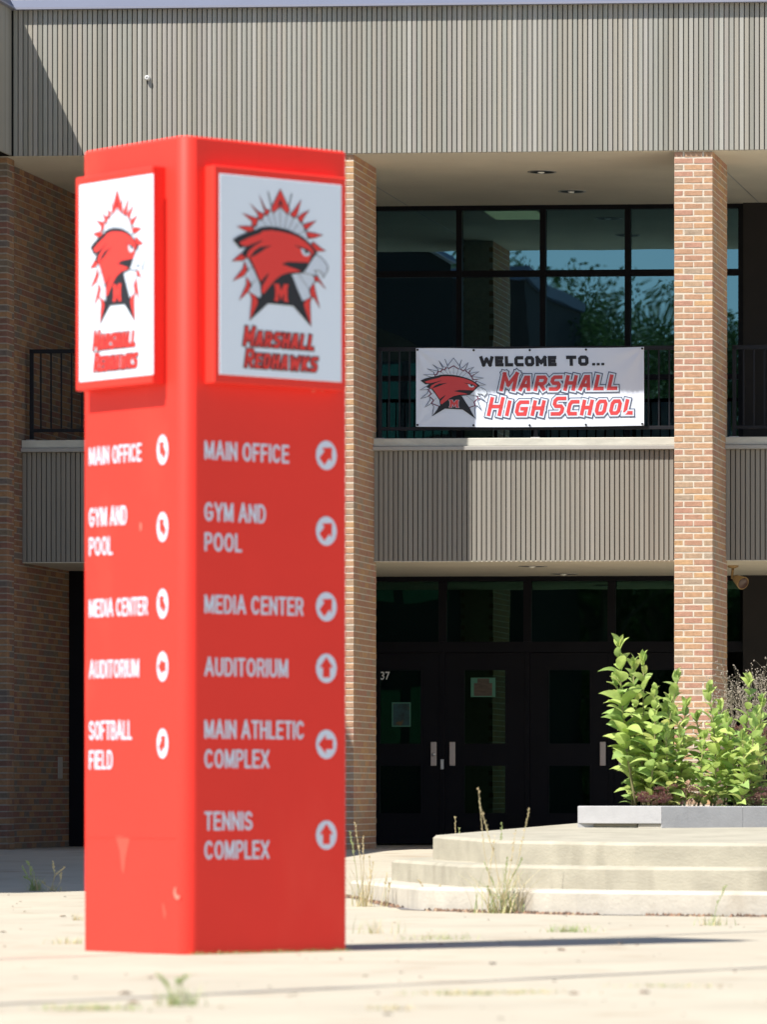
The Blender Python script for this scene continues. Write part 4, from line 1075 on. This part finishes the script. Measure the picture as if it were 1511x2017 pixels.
weed('tall_weed', 985, 1798, 'tall branching roadside weed with long seed spikes at the foot of the steps', 1, n=110, h=.42, w=.0034, green=.4, spread=.08, stalks=[(943,1558),(950,1600),(1042,1598),(955,1700),(1030,1690),(1000,1690),(975,1650),(1015,1640),(960,1745)], lean=.8)
weed('tall_weed', 899, 1700, 'thin green spike standing behind the top step edge', 21, n=3, h=.1, w=.002, green=.8, spread=.01, stalks=[(897,1612),(905,1632)])
weed('tall_weed', 989, 1720, 'short thin spike between the two tallest weed spikes', 22, n=2, h=.1, w=.002, green=.6, spread=.01, stalks=[(989,1625)])
weed('dry_grass_clump', 716, 1785, 'clump of tall straw coloured grass beside the red sign', 2, n=60, h=.42, w=.0025, green=.1, spread=.06, stalks=[(700,1625),(735,1700),(715,1650),(690,1640),(728,1690)], lean=.45)
weed('dry_grass_clump', 862, 1791, 'small tuft of straw grass at the foot of the bottom step', 3, n=40, h=.20, w=.0025, green=.1, spread=.05, stalks=[(825,1735),(868,1745)])
weed('dock_stalk', 762, 1785, 'thin dry reddish stalk with a drooping head left on the steps', 4, n=6, h=.12, w=.003, green=0, spread=.012, stalks=[(762,1722),(768,1740)])
weed('dock_stalk', 901, 1789, 'short brown cone-shaped dry stalk at the bottom step', 5, n=26, h=.12, w=.004, green=0, spread=.008, lean=.15)
weed('dock_stalk', 1105, 1792, 'dark brown seed stalk standing against the steps right of the tall weed', 6, n=14, h=.14, w=.003, green=0, spread=.01, stalks=[(1103,1718),(1106,1730)], lean=.3)
weed('dry_grass_clump', 1075, 1793, 'low dry tuft between the tall weed and the dark seed stalk', 7, n=24, h=.12, w=.0025, green=.2, spread=.05, stalks=[(1073,1765)])
weed('green_tuft', 1122, 1835, 'low bright green tuft on the plaza beyond the sign shadow', 8, n=90, h=.07, w=.003, green=.9, spread=.07, lean=1.2)
weed('green_tuft', 1405, 1822, 'small pale green tuft near the right edge of the plaza', 9, n=60, h=.10, w=.0025, green=.6, spread=.06, stalks=[(1430,1745)], lean=.9)
weed('green_tuft', 70, 1751, 'green weed tuft with small flower stalks on the shade edge at left', 10, n=50, h=.17, w=.003, green=.9, spread=.045, stalks=[(43,1706),(53,1698),(60,1712),(47,1728)], lean=.9)
weed('dry_grass_clump', 103, 1751, 'straw coloured weed with tall bare stalks beside the green tuft at left', 11, n=30, h=.09, w=.0028, green=.1, spread=.05, stalks=[(104,1697),(127,1709),(83,1737),(120,1720)], lean=1)
weed('green_tuft', 350, 1980, 'blurred green tuft in the foreground before the sign', 12, n=55, h=.11, w=.003, green=.7, spread=.05, stalks=[(310,1920),(370,1925),(350,1935)], lean=.9)
weed('green_tuft', 180, 1988, 'low green mat growing in the foreground joint at left', 13, n=200, h=.035, w=.003, green=.7, spread=.10, lean=1.2)
weed('dry_grass_clump', 900, 1958, 'low dry mat in the foreground right of the sign', 14, n=160, h=.028, w=.003, green=.5, spread=.10, lean=1.2)
weed('dry_grass_clump', 1020, 1955, 'low dry mat at the middle right foreground', 15, n=160, h=.022, w=.003, green=.3, spread=.12, lean=1.2)
weed('dry_grass_clump', 1310, 1942, 'thin dry mat at the far right foreground', 16, n=120, h=.018, w=.003, green=.4, spread=.12, lean=1.2)
weed('dry_grass_clump', 775, 1988, 'very small dry tuft low in the foreground', 17, n=50, h=.03, w=.003, green=.2, spread=.05, lean=1.1)
weed('dry_grass_clump', 130, 1858, 'faint dry tuft left of the sign foot', 18, n=50, h=.06, w=.0025, green=.3, spread=.06, lean=1)
weed('dry_grass_clump', 152, 1812, 'tiny brown tuft beside the left edge of the sign', 19, n=24, h=.07, w=.0025, green=.1, spread=.02, lean=1)
weed('green_tuft', 860, 1850, 'low green weeds on the shadow of the sign', 20, n=80, h=.06, w=.0025, green=.8, spread=.12, lean=1)
weed('dry_grass_clump', 740, 1838, 'sparse thin grass right of the sign foot', 23, n=50, h=.13, w=.002, green=.4, spread=.08, lean=.8)
# grass along the foot of the sign
r = random.Random(9); mg = MB()
for i in range(420):
    t = r.uniform(.02, 1)*WR; p = A0 + ur*t + nrt*r.uniform(.0,.035)
    blade(mg, p, r.uniform(0,6.28), r.uniform(.3,1.5), r.uniform(.008,.026), .002, r)
tag(mg.build('grass_fringe', M['greenweed'], loc=A0), 'thin fringe of green grass along the foot of the sign', 'grass', kind='stuff')
# debris line at the foot of the steps
r = random.Random(10); mg = MB(); bot = offset_poly(poly, .66)
seg = [bot[i] for i in range(1, len(bot)-1)]
for i in range(len(seg)-1):
    A_, B_ = Vector(seg[i]), Vector(seg[i+1]); nn = int((B_-A_).length*260)
    for k in range(nn):
        q = A_.lerp(B_, r.random())
        if math.sin(q.x*7.3)+math.sin(q.x*2.9+1)+r.uniform(-1.2,1.2) < -.2: continue
        z = ground_z(q.y); y = q.y - abs(r.gauss(0,.05)); x = q.x+r.uniform(-.02,.02); e = r.uniform(.006,.030)
        h = [r.uniform(.4,1.2)*min(e,.016) for _ in range(4)]
        mg.add([(x-h[0],y-h[1],z),(x+h[2],y-h[3],z),(x+h[1],y+h[0],z),(x-h[3],y+h[2],z),(x,y,z+e*.9)], [(0,1,4),(1,2,4),(2,3,4),(3,0,4)])
tag(mg.build('leaf_litter', M['debris'], loc=(seg[0][0], seg[0][1], 0)), 'reddish brown litter and crumbs along the foot of the steps', 'litter', kind='stuff')
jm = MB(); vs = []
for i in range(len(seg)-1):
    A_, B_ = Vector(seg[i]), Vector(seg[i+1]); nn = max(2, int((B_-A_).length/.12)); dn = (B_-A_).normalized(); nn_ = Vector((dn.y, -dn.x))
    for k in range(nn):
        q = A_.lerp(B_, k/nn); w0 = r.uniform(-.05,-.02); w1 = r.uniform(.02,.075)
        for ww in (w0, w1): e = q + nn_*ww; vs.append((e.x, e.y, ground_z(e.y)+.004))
jm.add(vs, [(2*i,2*i+2,2*i+3,2*i+1) for i in range(len(vs)//2-1)])  # dark strip carries both the crack and the shadow line below the step
tag(jm.build('step_joint_shade', M['joint']), 'dark cracked joint and painted shadow line along the foot of the steps', kind='structure')
# scattered leaves and crumbs over the plaza
mg = MB(); r = random.Random(11)
for i in range(170):
    px, py = r.uniform(-100,1600), 1690+r.random()**1.0*320
    q = g_at(px, py); e = r.uniform(.003,.009)*(1 if r.random() < .9 else 2.2); a_ = r.uniform(0,6.28); c, s = math.cos(a_)*e, math.sin(a_)*e
    mg.add([(q.x-c*1.8,q.y-s*1.8,q.z+.005),(q.x+s,q.y-c,q.z+.005+e*.6),(q.x+c*1.8,q.y+s*1.8,q.z+.005),(q.x-s,q.y+c,q.z+.006+e*.5)], [(0,1,2,3)])
tag(mg.build('scattered_litter', M['debris'], loc=(-4,35,0)), 'specks of dry leaf and grit scattered over the plaza', 'litter', kind='stuff')

# ---------------------------------------------------------------- trees behind the viewer, mirrored in the windows
def tree_meshes(seed, H, W, nleaf, dens):
    r = random.Random(seed); t = MB(); t.tube([(0,0,0),(.1,.05,H*.25),(-.05,.1,H*.5),(.05,0,H*.8)], .32, .08, 10)
    blobs = []
    for i in range(16):
        a_ = r.uniform(0,6.28); z = H*r.uniform(.14,.95); rr = W*math.sin(math.pi*min(.98,(z/H-.1)))*r.uniform(.35,1)
        e = Vector((math.cos(a_)*rr, math.sin(a_)*rr, z)); t.tube([(0,0,z*.6), e*.5+Vector((0,0,z*.32)), e], .07, .02, 6); blobs.append((e, W*r.uniform(.28,.5)))
    c = MB()
    for i in range(nleaf):
        e, R0 = r.choice(blobs); d = Vector((r.gauss(0,1),r.gauss(0,1),r.gauss(0,.7))).normalized()*R0*(r.random()**.5)*dens; p = e+d
        u = Vector((r.gauss(0,1),r.gauss(0,1),r.gauss(0,1))).normalized()*r.uniform(.05,.095); v = u.cross(Vector((r.gauss(0,1),r.gauss(0,1),r.gauss(0,1)))).normalized()*.042
        c.add([p-u, p+v, p+u, p-v], [(0,1,2,3)])
    return t.mesh('trunk', M['bark']), c.mesh('crown', M['crown'])
TM = [tree_meshes(1, 17, 4.6, 42000, 1.1), tree_meshes(2, 15, 4.2, 34000, 1.2)]
def tree(x, y, k, s, rot, lab):
    t = empty('deciduous_tree', (x, y, 0), lab, 'tree', 'trees behind the viewer mirrored in the upper windows')
    t.scale = (s, s, s); t.rotation_euler = (0, 0, rot)
    for nm, me in zip(('trunk', 'crown'), TM[k]):
        o = bpy.data.objects.new(nm, me); COL.objects.link(o); o.parent = t
ORD = ['leftmost tree mirrored beside the added dark block','second tree from the left mirrored in the upper windows','tree mirrored in the pane above the banner lettering','tree mirrored left of the sunlit pillar',
       'tree mirrored behind the sunlit pillar','tree mirrored in the narrow pane right of the sunlit pillar']
# dark block added behind the viewer to blacken the left upper window reflections
nb = MB(); q0 = at_depth(640, 1560, 128); q1 = at_depth(1036, 1560, 128); ny = 2*YB-q1.y; zt_ = 13.6
nroot = empty('added_dark_block', ((q0.x+q1.x)/2, ny, 0), 'dark flat-roofed block added behind the viewer to darken the left upper window reflections', 'building')
nb.box(q0.x, q1.x, ny-9, ny, 0, zt_); nb.build('wall', M['darkwall'], nroot)
nb = MB(); nb.box(q0.x-.1, q1.x+.1, ny-9.1, ny+.1, zt_+.001, zt_+.25); nb.build('roof_coping', M['coping'], nroot)
nb = MB()
for j in range(3):
    for i in range(3):
        xx = q0.x+.6+(q1.x-q0.x-1.2)*(i+.15)/3
        g = MB(); g.box(xx, xx+1.0, ny+.002, ny+.05, 1.6+j*4, 3.4+j*4); g.build('window', M['glass_dn'], nroot)
for i, (px, D, hy, k) in enumerate(((1060,152,520,1),(1110,158,480,0),(1185,138,560,0),(1290,150,620,1),(1400,160,600,0),(1500,150,640,1))):
    q = at_depth(px, 1560, D); mz = ZC+(HY-hy)/(FPX/D); y = 2*YB-q.y
    tree(q.x, y, k, mz/(17 if k == 0 else 15), i*1.3, ORD[i])

# a tall clipped hedge, put behind the trees to block low sky from the reflections
r = random.Random(77); hg = MB(); tv = MB()
hy0 = -38.0; nh = 60
hv = []
for j in range(7):
    for i in range(nh+1): hv.append((-62+70*i/nh + r.uniform(-.2,.2), hy0 + r.uniform(-.35,.35) - (.8 if j == 6 else 0), 7.2*j/6 + (r.uniform(-.5,.5) if j else 0)))
hg.add(hv, [(j*(nh+1)+i, (j+1)*(nh+1)+i, (j+1)*(nh+1)+i+1, j*(nh+1)+i+1) for j in range(6) for i in range(nh)])
hg.add([(-62,hy0-2,0),(8,hy0-2,0),(8,hy0-2,7),(-62,hy0-2,7)], [(0,1,2,3)])
hroot = empty('added_hedge', (-27, hy0, 0), 'long dark green hedge put behind the trees to darken the door glass reflections', 'added_hedge')
hg.build('added_hedge_body', M['crown'], hroot)
for k in range(9000):
    p = Vector((-62+70*r.random(), hy0+.3+r.uniform(0,.5), 7.6*r.random()**.8)); u = Vector((r.gauss(0,1),r.gauss(0,1),r.gauss(0,1))).normalized()*.16; v = u.cross(Vector((r.gauss(0,1),r.gauss(0,1),r.gauss(0,1)))).normalized()*.09
    tv.add([p-u,p+v,p+u,p-v],[(0,1,2,3)])
tv.build('added_hedge_leaves', M['crown'], hroot)['kind'] = 'stuff'
# paint scuffs and marks on the pylon
def scuff(F, pts, nm='paint_scuff', mt='scuff'):
    q = MB(); P2 = [face_coord(F, x, y) for x, y in pts]
    fill(q, P2, lambda x, y: tuple(signface(F, x, y, .0015))); q.build(nm, M[mt], sign)
M['scuff'] = mat('faded_red_paint', (.90,.075,.048), .7); M['chalk'] = mat('chalky_mark', (.82,.20,.15), .8)
scuff('L', [(228,1646),(236,1645),(250,1648),(256,1652),(248,1690),(245,1722),(240,1712),(236,1675)])
scuff('L', [(344,1748),(348,1746),(346,1754),(349,1762),(356,1764),(352,1772),(345,1769),(342,1758)], mt='chalk')
scuff('L', [(320,1780),(324,1778),(328,1800),(326,1812),(322,1800)])
scuff('L', [(276,1030),(279,1029),(279,1044),(276,1047)], mt='chalk')
scuff('R', [(612,766),(620,765),(622,770),(616,774)], mt='chalk'); scuff('R', [(632,768),(637,767),(637,772),(633,772)], mt='chalk')
for o in bpy.data.objects:
    if o.name.split('.')[0] in ('green_blades','dry_blades','dry_buds','flower_heads','branches','stems','emblem_feathers','emblem_spikes','emblem_outline','emblem_band','beak_and_eye'): o['kind'] = 'stuff'
